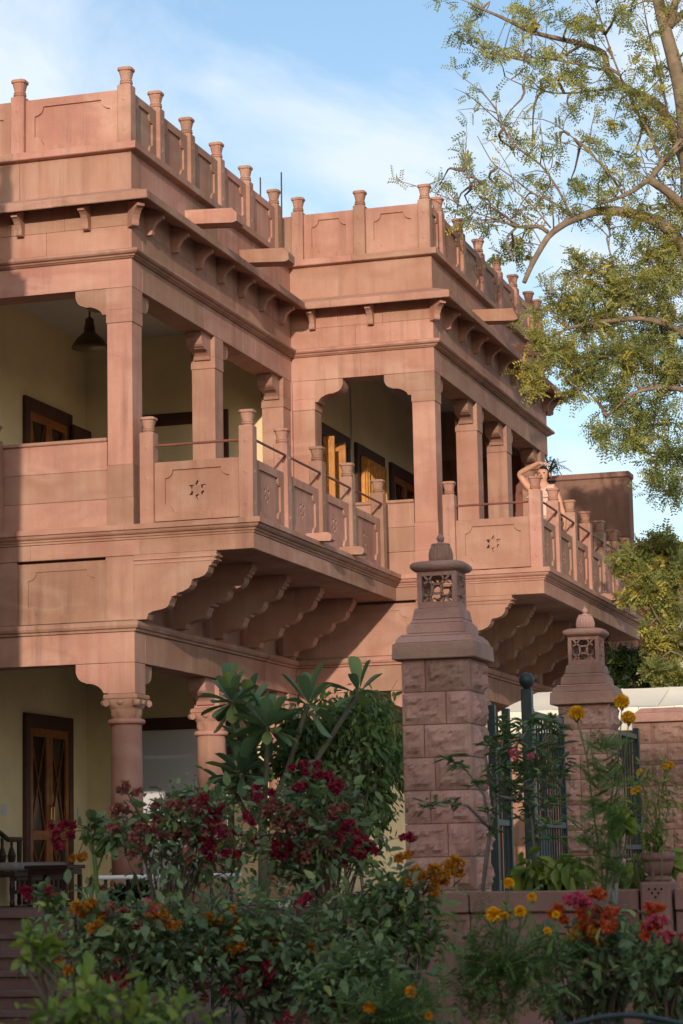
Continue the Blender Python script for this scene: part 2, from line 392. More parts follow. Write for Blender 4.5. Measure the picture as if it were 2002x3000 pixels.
# ---- upper wall, chajja, frieze, lintel
UPW = empty('upper_wall', parent=BLD)
for fr, s0, s1, n in ((front(0), -3.6, 0, 3), (side(0), .301, V1 - .001, 4), (front(V1), .001, U2, 1), (side(U2), V1 + .301, V2, 5)):
    course(UPW, 'wall_stone', fr, s0, s1, -.30, 0, 8.44, 8.866, n)
    course(UPW, 'wall_stone', fr, s0, s1, -.30, .012, 8.362, 8.44, n)
    course(UPW, 'frieze_stone', fr, s0, s1, -.30, 0, 8.085, 8.36, n + 2)
    course(UPW, 'frieze_stone', fr, s0, s1, -.30, .003, 7.832, 8.082, n + 1)
    course(UPW, 'lintel_stone', fr, s0, s1, -.30, 0, 7.432, 7.728, max(1, n - 1))
mb = MB(); mb.box(-3.6, U2 - .02, V2 - .3, V2 - .001, 7.43, 8.86); mb.build('wall_stone', 'sandstone', UPW)
EAVE = empty('eave', parent=BLD)
trim(EAVE, 'eave_slab', [(-.02, 8.365), (.0, 8.362), (.272, 8.268), (.28, 8.275), (.28, 8.352), (.272, 8.36), (.0, 8.468), (-.02, 8.47)], ROOF, [5, 8, 3, 9, 3])
brp = [(-.01, 8.345), (.19, 8.275), (.20, 8.262), (.196, 8.235), (.165, 8.228), (.130, 8.205), (.102, 8.172), (.085, 8.135), (.08, 8.115), (.083, 8.095), (.078, 8.07), (.068, 8.062), (-.01, 8.062)]
def eave_br(fr, ss):
    for s in ss:
        mb = MB(); prism_s(mb, fr, brp, s - .035, s + .035); mb.build('eave_bracket', 'sandstone', EAVE)
eave_br(front(0), [-2.75, -1.97, -1.235, -.485]); eave_br(side(0), [.41, 1.17, 1.92, 2.63, 3.35, 4.09, 4.84])
eave_br(front(V1), [.30, 1.05]); eave_br(side(U2), [5.89, 6.64, 7.38, 8.11, 8.86, 9.6, 10.34, 11.08, 11.7])
for (cu, cv, du, dv) in ((0, 0, 1, -1), (U2, V1, 1, -1), (U2, V2, 1, 1)):       # brackets on the outer corners, set diagonally
    k = .7071; dd = Vector((du * k, dv * k)); nn_ = Vector((-dd.y, dd.x)); mb = MB()
    mb.quad_loops([[(cu + dd.x * d * 1.25 + nn_.x * t, cv + dd.y * d * 1.25 + nn_.y * t, z - .012) for d, z in brp] for t in (-.04, .04)]); mb.build('eave_bracket', 'sandstone', EAVE)
trim(BLD, 'string_course', [(-.02, 7.73), (.02, 7.729), (.035, 7.742), (.05, 7.745), (.055, 7.758), (.085, 7.768), (.10, 7.785), (.10, 7.805), (.088, 7.815), (.05, 7.828), (0, 7.831), (-.02, 7.831)], ROOF, PCS)
# ---- roof spouts
def spout(fr, s, w=.24, L=.60):
    mb = MB(); a, b = s - w / 2, s + w / 2; pr = [(-.1, 8.50), (L - .05, 8.46), (L, 8.475), (L, 8.565), (L - .06, 8.625), (-.1, 8.655)]
    prism_s(mb, fr, pr, a, b); mb.build('water_spout', 'sandstone', BLD)
spout(side(0), 1.70); spout(side(0), 3.52); spout(side(U2), 7.5); spout(side(U2), 9.75)
# ---- corbel shape used on pillars: (x 0 tip .. 1 pillar, y 0 top .. 1 bottom)
COR = [(0, 0), (0, .26), (.03, .38), (.09, .50), (.18, .58), (.30, .63), (.34, .66), (.37, .655), (.48, .66), (.60, .70), (.72, .77), (.82, .86), (.89, 1.0), (1.02, 1.0), (1.02, 0)]
def corbel(parent, fr, s_tip, s_pil, ztop, h, d0, d1):
    mb = MB(); prism_d(mb, fr, [(s_tip + (s_pil - s_tip) * x, ztop - h * y) for x, y in COR], d0, d1); mb.build('bracket', 'sandstone', parent)
def pillar_up(u0, v0, w=.29, left=True, back=True, fwd=True, zb=4.93, dep=None):
    """square upper pillar: u0,v0 = outer front right corner (max u, min v)"""
    dep = dep or w
    pl = empty('upper_pillar', (u0 - w / 2, v0 + dep / 2, zb), BLD)
    mb = MB(); mb.box(u0 - w + .008, u0 - .008, v0 + .008, v0 + dep - .008, 5.58, 7.0625, .004); mb.build('shaft', 'sandstone', pl)
    mb = MB(); mb.box(u0 - w, u0, v0, v0 + dep, zb, 5.24, .002); mb.box(u0 - w + .002, u0 - .002, v0 + .002, v0 + dep - .002, 5.241, 5.5785, .003); mb.build('base', 'sandstone', pl)
    mb = MB(); mb.box(u0 - w, u0, v0, v0 + dep, 7.064, 7.20, .003); mb.box(u0 - w + .001, u0 - .001, v0 + .001, v0 + dep - .001, 7.201, 7.430, .002); mb.build('capital', 'sandstone', pl)
    if left: corbel(pl, front(v0), u0 - w - .34, u0 - w, 7.428, .27, -.26, -.004)
    if left == 'right': pass
    sd = side(u0)
    if back: corbel(pl, sd, v0 + dep + .30, v0 + dep, 7.428, .27, -.24, -.05)
    if fwd: corbel(pl, sd, v0 - .30, v0, 7.428, .27, -.24, -.05)
    return pl
pillar_up(0, 0, fwd=False)
pillar_up(0, 2.50, left=False)
pillar_up(0, 4.97, left=False, back=False, dep=.325)
pb = pillar_up(.30, V1, w=.298, left=False, back=False, fwd=False)
corbel(pb, front(V1), .30 + .36, .30, 7.428, .27, -.26, -.004)
pillar_up(U2, V1, fwd=False, w=.30)
pillar_up(U2, 7.48, left=False, w=.30); pillar_up(U2, 9.22, left=False, w=.30); pillar_up(U2, 11.45, left=False, back=False, w=.30)
pillar_up(-2.46, 0, fwd=False, back=False, left=False)
corbel(BLD.children[-1], front(0), -2.46 + .36, -2.46, 7.428, .27, -.26, -.004)
# ---- balustrade walls on the front faces
def front_rail(fr, s0, s1):
    course(BAL, 'rail_stone', fr, s0, s1, -.20, -.012, 5.236, 5.535, 1)
    course(BAL, 'rail_stone', fr, s0, s1, -.20, -.008, 4.93, 5.232, 1)
    course(BAL, 'rail_stone', fr, s0, s1, -.20, -.016, 5.538, 5.83, 1)
    mb = MB(); fbox(mb, fr, s0, s1, -.22, .004, 5.832, 5.872, .01); mb.build('rail_coping', 'sandstone', BAL)
BAL = empty('veranda_rail', parent=BLD)
front_rail(front(0), -2.46, -.292); front_rail(front(V1), .302, 1.528)
# ---- balconies
def balcony(u0, u1, v0, v1, spost, fpost, brs, stubs):
    B = empty('balcony', (u0, v0, 4.64), BLD)
    mb = MB(); mb.box(u0 + .002, u1 - .01, v0 + .01, v1 - .004, 4.645, 4.925); mb.build('slab', 'sandstone', B)
    zt = 4.945
    for u in fpost: post(B, (u, v0 + .075), zt, 5.90, 6.06, .15, 'post', ((0, -1),))
    for v in spost: post(B, (u1 - .078, v), zt, 5.90, 6.06, .15, 'post', ((1, 0), (0, -1)))
    us = fpost + [u1 - .078]
    for a, b in zip(us[:-1], us[1:]): panel(B, front(v0), a + .077, b - .077, 4.975, 5.58, -.04, True, th=.075)
    for a, b in zip(spost[:-1], spost[1:]): panel(B, side(u1), a + .077, b - .077, 4.975, 5.58, -.045, True, th=.07)
    # hand rails
    for a, b in zip(us[:-1], us[1:]):
        mb = MB(); mb.tube([(a + .06, v0 + .075, 5.76), (b - .06, v0 + .075, 5.76)], .014, 8); mb.build('handrail', 'rusty_rail', B)
    for a, b in zip(spost[:-1], spost[1:]):
        mb = MB(); x = u1 - .02; mb.tube([(x - .05, a + .06, 5.76), (x, a + .10, 5.76), (x, b - .10, 5.76), (x, b - .09, 5.755), (x - .05, b - .05, 5.66)], .014, 8); mb.build('handrail', 'rusty_rail', B)
    bp = [(0, 3.985), (.13, 3.985), (.145, 4.02), (.15, 4.04), (.20, 4.062), (.28, 4.075), (.34, 4.09), (.37, 4.115), (.38, 4.15), (.40, 4.185), (.40, 4.20), (.45, 4.212), (.46, 4.235), (.52, 4.245), (.58, 4.275), (.61, 4.31), (.62, 4.35), (.64, 4.37), (.69, 4.375), (.75, 4.395), (.785, 4.43), (.80, 4.47), (.80, 4.49), (.83, 4.50), (.835, 4.525), (.855, 4.535), (.86, 4.565), (.88, 4.58), (.885, 4.62), (.885, 4.643), (0, 4.643)]
    bp = [(u0 + a * (u1 - u0) / 1.28, z) for a, z in bp]
    for i, v in enumerate(brs):
        mb = MB(); prism_d(mb, front(v), bp, -.16, 0); mb.build('bracket', 'sandstone', B)
    mb = MB(); fbox(mb, front(brs[0]), u0 + .002, u0 + .90, -.15, .016, 4.585, 4.60, 0); fbox(mb, front(brs[0]), u0 + .002, u0 + .885, -.15, .010, 4.545, 4.56, 0); mb.build('bracket_fillet', 'sandstone', B)
    for v in stubs:
        mb = MB(); pr = [(-.1, 4.95), (.22, 4.935), (.24, 4.955), (.24, 5.0), (.20, 5.03), (-.1, 5.03)]; prism_s(mb, side(u1), pr, v - .07, v + .07); mb.build('drain_spout', 'sandstone', B)
    return B
balcony(0, UB, 0, V1, [.075, 1.22, 2.44, 3.60, 4.90], [.14], [.002, 1.10, 2.26, 3.50, 4.80], [1.95, 3.18])
balcony(U2, UB2, V1, V2, [V1 + .075, 6.40, 7.46, 8.50, 9.48, 10.44, 11.4], [1.96], [V1 + .002, 6.5, 7.6, 8.75, 9.9, 11.1], [9.25, 10.1])
LB = empty('balcony', (-2.75, -4, 4.64), BLD)                                        # the neighbouring balcony that ends at the wall
mb = MB(); mb.box(-2.73, -1.50, -5.2, -.003, 4.645, 4.925); mb.build('slab', 'sandstone', LB)
trim(LB, 'edge_moulding', [(-.02, 4.80), (.03, 4.81), (.035, 4.83), (.06, 4.845), (.065, 4.87), (.095, 4.89), (.1, 4.94), (-.02, 4.942)], [(-1.5, -5.2), (-1.5, -.103)], [2])
for a in (-4.9, -3.7, -2.5, -1.3, -.1): post(LB, (-1.50, a), 4.945, 5.90, 6.06, .15, 'post', ((1, 0),))
for a, b in zip((-4.9, -3.7, -2.5, -1.3), (-3.7, -2.5, -1.3, -.1)): panel(LB, side(-1.42), a + .077, b - .077, 4.975, 5.58, -.045, True, th=.07)
bpl = [(-2.75, 3.99), (-2.6, 3.99), (-2.4, 4.08), (-2.2, 4.25), (-1.95, 4.4), (-1.85, 4.64), (-2.75, 4.64)]
for v in (-.35, -1.5, -2.7): mb = MB(); prism_d(mb, front(v), bpl, -.16, 0); mb.build('bracket', 'sandstone', LB)
# slab edge mouldings and fascia around both balconies
SLT = empty('floor_band', parent=BLD)
trim(SLT, 'moulding', [(-.06, 4.80), (.0, 4.80), (.012, 4.803), (.014, 4.822), (.03, 4.828), (.034, 4.846), (.055, 4.852), (.07, 4.866), (.078, 4.886), (.10, 4.892), (.10, 4.94), (.094, 4.946), (-.06, 4.946)], SLAB, [4, 5, 2, 6, 2])
trim(SLT, 'fascia', [(-.06, 4.640), (.0, 4.640), (.004, 4.644), (.004, 4.797), (-.06, 4.799)], SLAB, [4, 4, 2, 5, 2])
# ---- spandrel below the balconies, lower string, ground lintel
SPN = empty('spandrel', parent=BLD)
for fr, s0, s1, n in ((front(0), -3.6, 0, 1), (side(0), .301, V1 - .001, 3), (front(V1), .001, U2, 1), (side(U2), V1 + .301, V2, 4)):
    course(SPN, 'spandrel_stone', fr, s0, s1, -.30, -.11, 3.985, 4.639, n)
    course(SPN, 'lintel_stone', fr, s0, s1, -.30, 0, 3.562, 3.868, n + 1)
for fr, segs, piers in ((front(0), [(-1.29, -.312), (-2.45, -1.50)], [(-.31, -.001), (-1.498, -1.292), (-2.75, -2.452)]), (front(V1), [(.32, 1.52)], [(.002, .318), (1.522, U2 - .002)])):
    for a, b in segs: panel(SPN, fr, a, b, 3.99, 4.612, -.02, False, th=.085, m=.12, r=.09, rec=.014, name='carved_panel')
    for a, b in piers: course(SPN, 'pier_stone', fr, a, b, -.29, -.002, 3.986, 4.637, 1)
mb = MB(); fbox(mb, side(0), .0, .30, -.29, -.002, 3.986, 4.637); mb.build('pier_stone', 'sandstone', SPN)
trim(BLD, 'string_course', [(-.05, 3.870), (.0, 3.870), (.022, 3.874), (.026, 3.895), (.05, 3.905), (.064, 3.93), (.064, 3.955), (.05, 3.972), (.0, 3.983), (-.05, 3.983)], LOWS, PCS)
# ---- ground floor columns
def column(u0, v0, left=True, fwd=True, back=True, lr=None):
    cu, cv = u0 - .15, v0 + .15
    cl = empty('ground_column', (cu, cv, 1.12), BLD)
    mb = MB(); mb.box(u0 - .30, u0, v0, v0 + .30, 3.245, 3.560, .008); mb.build('impost', 'sandstone', cl)
    if left: corbel(cl, front(v0), u0 - .30 - .34, u0 - .30, 3.558, .30, -.27, -.003)
    if lr: corbel(cl, front(v0), u0 + .34, u0, 3.558, .30, -.27, -.003)
    sd = side(u0)
    if back: corbel(cl, sd, v0 + .60, v0 + .30, 3.558, .28, -.25, -.05)
    if fwd: corbel(cl, sd, v0 - .30, v0, 3.558, .28, -.25, -.05)
    mb = MB(); seg = 32; loops = []
    for i in range(13):                                       # leafy bell capital
        t = i / 12; z = 3.0 + .19 * t; r = .148 + .035 * t ** 1.5; q = max(0, t - .35) * 1.3
        lp = []
        for j in range(seg):
            a = 2 * math.pi * (j + .5) / seg; k = 1 / max(abs(math.cos(a)), abs(math.sin(a)))
            leaf = .016 * (0.5 + .5 * math.cos(a * 8 + (math.pi if i > 6 else 0))) * math.sin(math.pi * ((t * 2) % 1))
            rr = r * (1 + (k - 1) * min(1, q)) + leaf
            lp.append((cu + rr * math.cos(a), cv + rr * math.sin(a), z))
        loops.append(lp)
    mb.quad_loops(loops)
    mb.box(u0 - .335, u0 + .035, v0 - .035, v0 + .335, 3.19, 3.243, .012)
    for sx in (-1, 1):
        for sy in (-1, 1):                                    # corner volutes
            p = Vector((cu + sx * .165, cv + sy * .165, 3.155)); ax = Vector((sy, -sx, 0)).normalized()
            mb.tube([p - ax * .03, p - ax * .028, p + ax * .028, p + ax * .03], [.012, .036, .036, .012], 12)
        for ax2 in (0, 1):
            p = Vector((cu + (sx * .17 if ax2 == 0 else 0), cv + (sx * .17 if ax2 else 0), 3.16)); mb.lathe(tuple(p), [(.004, -.03), (.03, -.015), (.036, 0), (.03, .02), (.004, .03)], 8)
    mb.build('capital', 'sandstone', cl)
    mb = MB(); mb.lathe((cu, cv, 0), [(.150, 2.94), (.178, 2.945), (.190, 2.955), (.192, 2.975), (.182, 2.992), (.150, 3.002)], 32); mb.build('collar', 'sandstone', cl, True)
    mb = MB(); mb.lathe((cu, cv, 0), [(.158, 1.40), (.163, 1.8), (.163, 2.2), (.158, 2.6), (.154, 2.941)], 32); mb.build('shaft', 'sandstone', cl, True)
    mb = MB(); mb.box(cu - .22, cu + .22, cv - .22, cv + .22, 1.123, 1.26, .01); mb.lathe((cu, cv, 0), [(.21, 1.26), (.215, 1.29), (.20, 1.32), (.175, 1.335), (.18, 1.36), (.175, 1.385), (.158, 1.402)], 32); mb.build('base', 'sandstone', cl)
    return cl
column(0, 0, fwd=False); column(0, 2.5, left=False); column(0, 4.99, left=False, back=False)
column(.32, V1 + .012, left=False, fwd=False, back=False, lr=True); column(U2, V1, fwd=False); column(U2, 7.5, left=False); column(U2, 9.7, left=False)
column(-2.44, 0, left=False, back=False, fwd=False, lr=True)
# ---- rooms behind
def wallbox(name, mat, *a, par=BLD):
    mb = MB(); mb.box(*a); return mb.build(name, mat, par)
wallbox('room_wall', 'cream_plaster', -3.0, -2.752, .10, V1 + .25, 4.93, 8.28)
wallbox('room_wall', 'cream_plaster', -2.751, .0, V1 + .004, V1 + .25, 4.93, 8.28)
wallbox('room_wall', 'cream_plaster', -3.0, -2.752, .30, V1 + .25, 1.12, 4.30)
wallbox('room_wall', 'cream_plaster', -2.751, -.004, V1 + .004, V1 + .25, 1.12, 4.30)
wallbox('room_wall', 'cream_plaster', -.25, -.002, V1 + .252, V2 - .25, 4.93, 8.28)
wallbox('room_wall', 'cream_plaster', -.25, -.006, V1 + .252, V2 - .25, 1.12, 4.30)
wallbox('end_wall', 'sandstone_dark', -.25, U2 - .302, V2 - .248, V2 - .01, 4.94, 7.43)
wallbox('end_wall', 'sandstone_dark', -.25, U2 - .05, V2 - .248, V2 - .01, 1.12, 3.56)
wallbox('ceiling', 'ceiling_white', -2.9, -.28, .28, V1 + .1, 8.155, 8.31)
wallbox('ceiling', 'ceiling_white', -.1, U2 - .28, V1 + .26, V2 - .28, 8.155, 8.31)
wallbox('ceiling', 'ceiling_white', -2.75, -.31, .302, V1, 4.302, 4.60)
wallbox('ceiling', 'ceiling_white', .0, U2 - .31, V1 + .302, V2 - .31, 4.302, 4.60)
wallbox('upper_floor', 'floor_tile', -2.75, -.002, .15, V1, 4.645, 4.935)
wallbox('upper_floor', 'floor_tile', .002, U2 - .002, V1 + .15, V2 - .26, 4.645, 4.935)
wallbox('roof_deck', 'sandstone', -3.6, -.13, .13, V2 - .1, 8.80, 8.88); wallbox('roof_deck', 'sandstone', -.128, U2 - .13, V1 + .13, V2 - .1, 8.80, 8.88)
wallbox('side_wall', 'sandstone', -2.80, -2.755, -5.2, -.004, 4.95, 8.86); wallbox('side_wall', 'sandstone', -2.80, -2.755, -5.2, -.004, 0, 4.6)
wallbox('jamb_stone', 'sandstone', -.04, .012, V1 - .03, V1 + .12, 4.94, 7.43)
# porch plinth, floor and steps
PCH = empty('porch', (0, 0, 0), BLD)
for i, (a, b) in enumerate(((-2.75, -.9), (-.897, .62))): wallbox('floor_slab', 'step_stone', a, b, -.46, 2.6, 1.05, 1.12, par=PCH)
wallbox('floor_slab', 'floor_tile', -2.75, .6, 2.603, V1 + 2.2, 1.05, 1.12, par=PCH)
wallbox('floor_slab', 'floor_tile', .603, 2.5, V1 - .6, V2, 1.05, 1.12, par=PCH)
wallbox('plinth', 'step_stone', -2.74, .56, -.40, V2, 0, 1.046, par=PCH); wallbox('plinth', 'step_stone', .562, 2.44, V1 - .54, V2, 0, 1.046, par=PCH)
for i in range(6):
    z1 = .90 - .165 * i
    for a, b in ((-3.0, -1.45), (-1.446, .1)): wallbox('step', 'step_stone', a, b, -.46 - .32 * (i + 1), -.402, z1 - .045, z1, par=PCH)
    wallbox('riser', 'step_stone', -2.98, .08, -.42 - .32 * (i + 1), -.404, max(0, z1 - .165), z1 - .047, par=PCH)
# ---- doors
def door_side(v0, v1, z0, z1, u, name, leaves=True):           # in a wall that faces +u
    D = empty(name, (u, (v0 + v1) / 2, z0), BLD); fr = side(u)
    for p, q in ((v0, v0 + .13), (v1 - .13, v1)): mb = MB(); fbox(mb, fr, p, q, .001, .05, z0, z1); mb.build('jamb', 'dark_frame', D)
    mb = MB(); fbox(mb, fr, v0 + .131, v1 - .131, .001, .049, z1 - .16, z1); mb.build('lintel', 'dark_frame', D)
    mb = MB(); fbox(mb, fr, v0 + .132, v1 - .132, .0015, .006, z0, z1 - .162, 0); mb.build('glass', 'dark_glass', D)
    if not leaves: return D
    mid = (v0 + v1) / 2; zt = z1 - .165
    for a, b in ((v0 + .134, mid - .004), (mid + .004, v1 - .134)):
        w = .085; zm = z0 + .36 * (zt - z0); mb = MB()
        for (p, q, r, t) in ((a, a + w, z0, zt), (b - w, b, z0, zt), (a + w, b - w, zt - .10, zt), (a + w, b - w, zm, zm + .11), (a + w, b - w, z0, z0 + .16)): fbox(mb, fr, p, q, .008, .040, r, t, .004)
        mb.build('leaf', 'door_wood', D)
        mb = MB(); g0, g1 = a + w, b - w                       # crossed glazing bars
        for (lo, hi) in ((z0 + .16, zm), (zm + .11, zt - .10)):
            for (p, q) in (((g0, lo), (g1, hi)), ((g1, lo), (g0, hi))):
                mb.tube([fr(p[0], .014, p[1]), fr(q[0], .014, q[1])], .009, 4)
        mb.build('glazing_bar', 'door_wood', D)
    mb = MB(); mb.tube([fr(mid - .03, .045, z0 + .95), fr(mid - .04, .075, z0 + .98), fr(mid - .04, .075, z0 + 1.12), fr(mid - .03, .045, z0 + 1.15)], .010, 6); mb.tube([fr(mid + .03, .045, z0 + .95), fr(mid + .04, .075, z0 + .98), fr(mid + .04, .075, z0 + 1.12), fr(mid + .03, .045, z0 + 1.15)], .010, 6); mb.build('handle', 'brass', D)
    return D
door_side(3.37, 4.77, 1.123, 3.34, -2.752, 'door'); door_side(3.37, 4.77, 4.94, 7.12, -2.752, 'door')
D = empty('door', (-2.7, 4.7, 4.94), BLD)                     # the leaf that stands open upstairs
mb = MB(); mb.box(-2.68, -2.64, 4.66, 5.22, 4.96, 6.98, .005); mb.build('leaf', 'dark_frame', D)
DA = door_side(6.05, 7.68, 4.94, 7.12, -.002, 'door', False); DB = door_side(8.0, 9.38, 4.94, 7.12, -.002, 'door', False); door_side(9.72, 11.2, 4.94, 7.12, -.002, 'door')
# half open shutters of the first doorway and curtains in the second
for v_, u0_, u1_ in ((6.42, .05, .20), (6.95, .05, .19)):
    mb = MB(); fbox(mb, side(0), v_, v_ + .035, u0_, u0_ + .05, 4.96, 6.93, .004); fbox(mb, side(0), v_, v_ + .035, u1_ - .05, u1_, 4.96, 6.93, .004)
    for z_ in (4.97, 5.7, 6.84): fbox(mb, side(0), v_ + .001, v_ + .034, u0_ + .049, u1_ - .049, z_, z_ + .09, .002)
    fbox(mb, side(0), v_ + .012, v_ + .022, u0_ + .048, u1_ - .048, 4.97, 6.92, 0); mb.build('shutter', 'shutter_wood', DA)
def curtain(v0, v1, z0, z1, u, mat, par):
    mb = MB(); n = 72
    pts = [(u + .048 * (1 + math.sin(i * .80 + .9 * math.sin(i * .21))) , v0 + (v1 - v0) * i / n + .012 * math.sin(i * 1.9)) for i in range(n + 1)]
    mb.v += [(x, y, z0) for x, y in pts] + [(x, y, z1) for x, y in pts]
    mb.f += [(i, i + 1, n + 2 + i, n + 1 + i) for i in range(n)]
    mb.build('curtain', mat, par, True, False)
curtain(8.14, 9.24, 4.97, 6.95, .010, 'curtain_orange', DB)
# framed opening on the back wall (upper) and white board below
def back_frame(u0, u1, z0, z1, v, fill, name):
    D = empty(name, ((u0 + u1) / 2, v, z0), BLD); fr = front(v)
    for p, q in ((u0, u0 + .12), (u1 - .07, u1)): mb = MB(); fbox(mb, fr, p, q, .001, .05, z0, z1); mb.build('jamb', 'dark_frame', D)
    mb = MB(); fbox(mb, fr, u0 + .121, u1 - .071, .001, .05, z1 - .15, z1); mb.build('lintel', 'dark_frame', D)
    mb = MB(); fbox(mb, fr, u0 + .122, u1 - .072, .001, .012, z0, z1 - .152, 0); mb.build('panel', fill, D)
back_frame(-2.0, -.83, 4.94, 7.15, V1 + .003, 'cream_plaster', 'door'); back_frame(-2.15, -.82, 1.123, 3.34, V1 + .003, 'board_white', 'door')
mb = MB(); fbox(mb, side(-2.752), 2.78, 2.92, .001, .012, 2.14, 2.26, .003); mb.build('light_switch', 'switch_plastic', BLD)
mb = MB(); fbox(mb, side(-2.752), 2.80, 2.90, .012, .016, 2.17, 2.23, .002); mb.build('light_switch', 'switch_plastic', BLD)

mb = MB(); mb.tube([(-2.742, 2.6, 7.2), (-2.742, 2.6, 8.15)], .009, 6); mb.build('conduit', 'switch_plastic', BLD)
mb = MB(); fbox(mb, side(-2.752), 2.53, 2.67, .001, .03, 7.02, 7.18, .006); mb.build('junction_box', 'switch_plastic', BLD)
mb = MB(); mb.tube([(-.30, V1 - .004, 7.35), (-.30, V1 - .004, 8.15)], .009, 6); mb.build('conduit', 'switch_plastic', BLD)
mb = MB(); mb.tube([(.012, 7.85, 7.0), (.012, 7.85, 8.15)], .009, 6); mb.build('conduit', 'switch_plastic', BLD)
mb = MB(); fbox(mb, side(-2.752), 4.98, 5.08, .001, .012, 2.14, 2.26, .003); mb.build('light_switch', 'switch_plastic', BLD)
# ------------------------------------------------------------------ ground and the setting
def sheet(name, mat, x0, x1, y0, y1, z, n=1):
    mb = MB(); mb.v = [(x0, y0, z), (x1, y0, z), (x1, y1, z), (x0, y1, z)]; mb.f = [(0, 1, 2, 3)]
    return struct(mb.build(name, mat))
plain('sandy_earth', (.10, .08, .055), .95, .3, .6)
plain('paving', (.20, .17, .14), .9, .2, 2)
sheet('ground', 'sandy_earth', -400, 400, -400, 600, 0)
sheet('courtyard_paving', 'paving', 4.1, 30, -8.7, 14, .008)
sheet('flower_bed', 'soil', -2.5, 12, -15.6, -2.5, .004)
# ---- far walls at the end of the garden
mb = MB(); mb.box(-2.5, 2.67, 14.0, 14.35, 0, 7.42); mb.box(-2.52, 2.69, 13.98, 14.37, 7.42, 7.50, .01)
W = empty('boundary_wall', (2, 14, 0)); tag(W, 'tall plain dark red sandstone wall behind the far balcony dappled by tree shade', 'wall')
zc = [0, 1.1, 2.2, 3.3, 4.35, 5.4, 6.45, 7.38]
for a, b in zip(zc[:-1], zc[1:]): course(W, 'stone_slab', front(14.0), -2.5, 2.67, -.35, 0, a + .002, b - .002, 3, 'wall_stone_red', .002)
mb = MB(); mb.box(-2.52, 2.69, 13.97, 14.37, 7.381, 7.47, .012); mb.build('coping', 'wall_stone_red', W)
W2 = empty('red_outbuilding', (2.9, 15.2, 0)); tag(W2, 'lower dark red stone outbuilding behind the yellow green shrub', 'building')
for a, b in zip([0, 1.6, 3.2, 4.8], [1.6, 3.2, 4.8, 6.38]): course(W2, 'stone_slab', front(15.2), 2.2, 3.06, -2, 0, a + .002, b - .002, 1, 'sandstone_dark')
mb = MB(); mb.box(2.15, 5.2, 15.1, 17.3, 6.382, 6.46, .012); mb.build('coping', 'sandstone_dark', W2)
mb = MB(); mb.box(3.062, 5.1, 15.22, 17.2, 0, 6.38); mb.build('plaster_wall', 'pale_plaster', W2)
# ---- unseen blocks added to cast low sun shade on garden and left wall
def shade_caster(name, label, x0, x1, y0, y1, h, mat, nwin):
    E_ = empty(name, ((x0 + x1) / 2, (y0 + y1) / 2, 0)); tag(E_, label, 'building')
    mb = MB(); mb.box(x0, x1, y0, y1, 0, h); mb.build('wall', mat, E_)
    mb = MB(); mb.box(x0 - .12, x1 + .12, y0 - .12, y1 + .12, h - .55, h - .40); mb.build('cornice', mat, E_)
    for i in range(nwin):
        x = x0 + (i + .5) * (x1 - x0) / nwin
        for z in (1.2, 4.6, 8.0):
            if z + 2 < h - .6:
                mb = MB(); mb.box(x - .5, x + .5, y1 + .002, y1 + .06, z, z + 1.7, .01); f_ = mb.build('window', 'dark_frame', E_)
                mb = MB(); mb.box(x - .4, x + .4, y1 + .062, y1 + .07, z + .1, z + 1.6); mb.build('pane', 'dark_glass', f_)
    return E_
def sunq(q, z0, v): return q + .206 * (-v), z0 + .214 * (-v)     # where the ray through (q, 0, z0) passes the plane v
xa, za = sunq(-30, 3.14, -68); xb, _ = sunq(4.05, 0, -68)
shade_caster('plaster_shade_caster', 'long unseen plastered block added to shade the garden, with two window rows', xa, xb, -78, -68, za, 'pale_plaster', 9)  # unseen block; its roofline sets the garden shade line
xa, _ = sunq(4.06, 0, -68); xb, za = sunq(24, 3.72, -68)
shade_caster('stone_shade_caster', 'slightly taller unseen stone block added to shade the garden', xa, xb, -79, -68.2, za, 'sandstone', 5)  # unseen added step that lifts the shade line on the right
xa, za = sunq(-1.30, 8.42, -7)
T_ = empty('corner_shade_caster', (-2, -8, 0)); tag(T_, 'sandstone corner tower added out of view to shade the left end of the wall', 'caster')  # added out of view, outline shaped to throw the left wall's shadow edge
mb = MB(); mb.box(-4.2, xa + .06, -9.2, -7, 0, 9.2, .01); mb.build('wall', 'sandstone', T_)
mb = MB(); mb.box(-4.3, xa + .10, -9.3, -6.9, 8.9, 9.1, .01); mb.build('cornice', 'sandstone', T_)
mb = MB(); mb.box(-4.2, xa - .04, -9.2, -7, 9.2, za, .01); mb.build('parapet', 'sandstone', T_)
post(T_, (xa - .10, -7.1), za, za + .25, za + .45, .15, 'parapet_post')

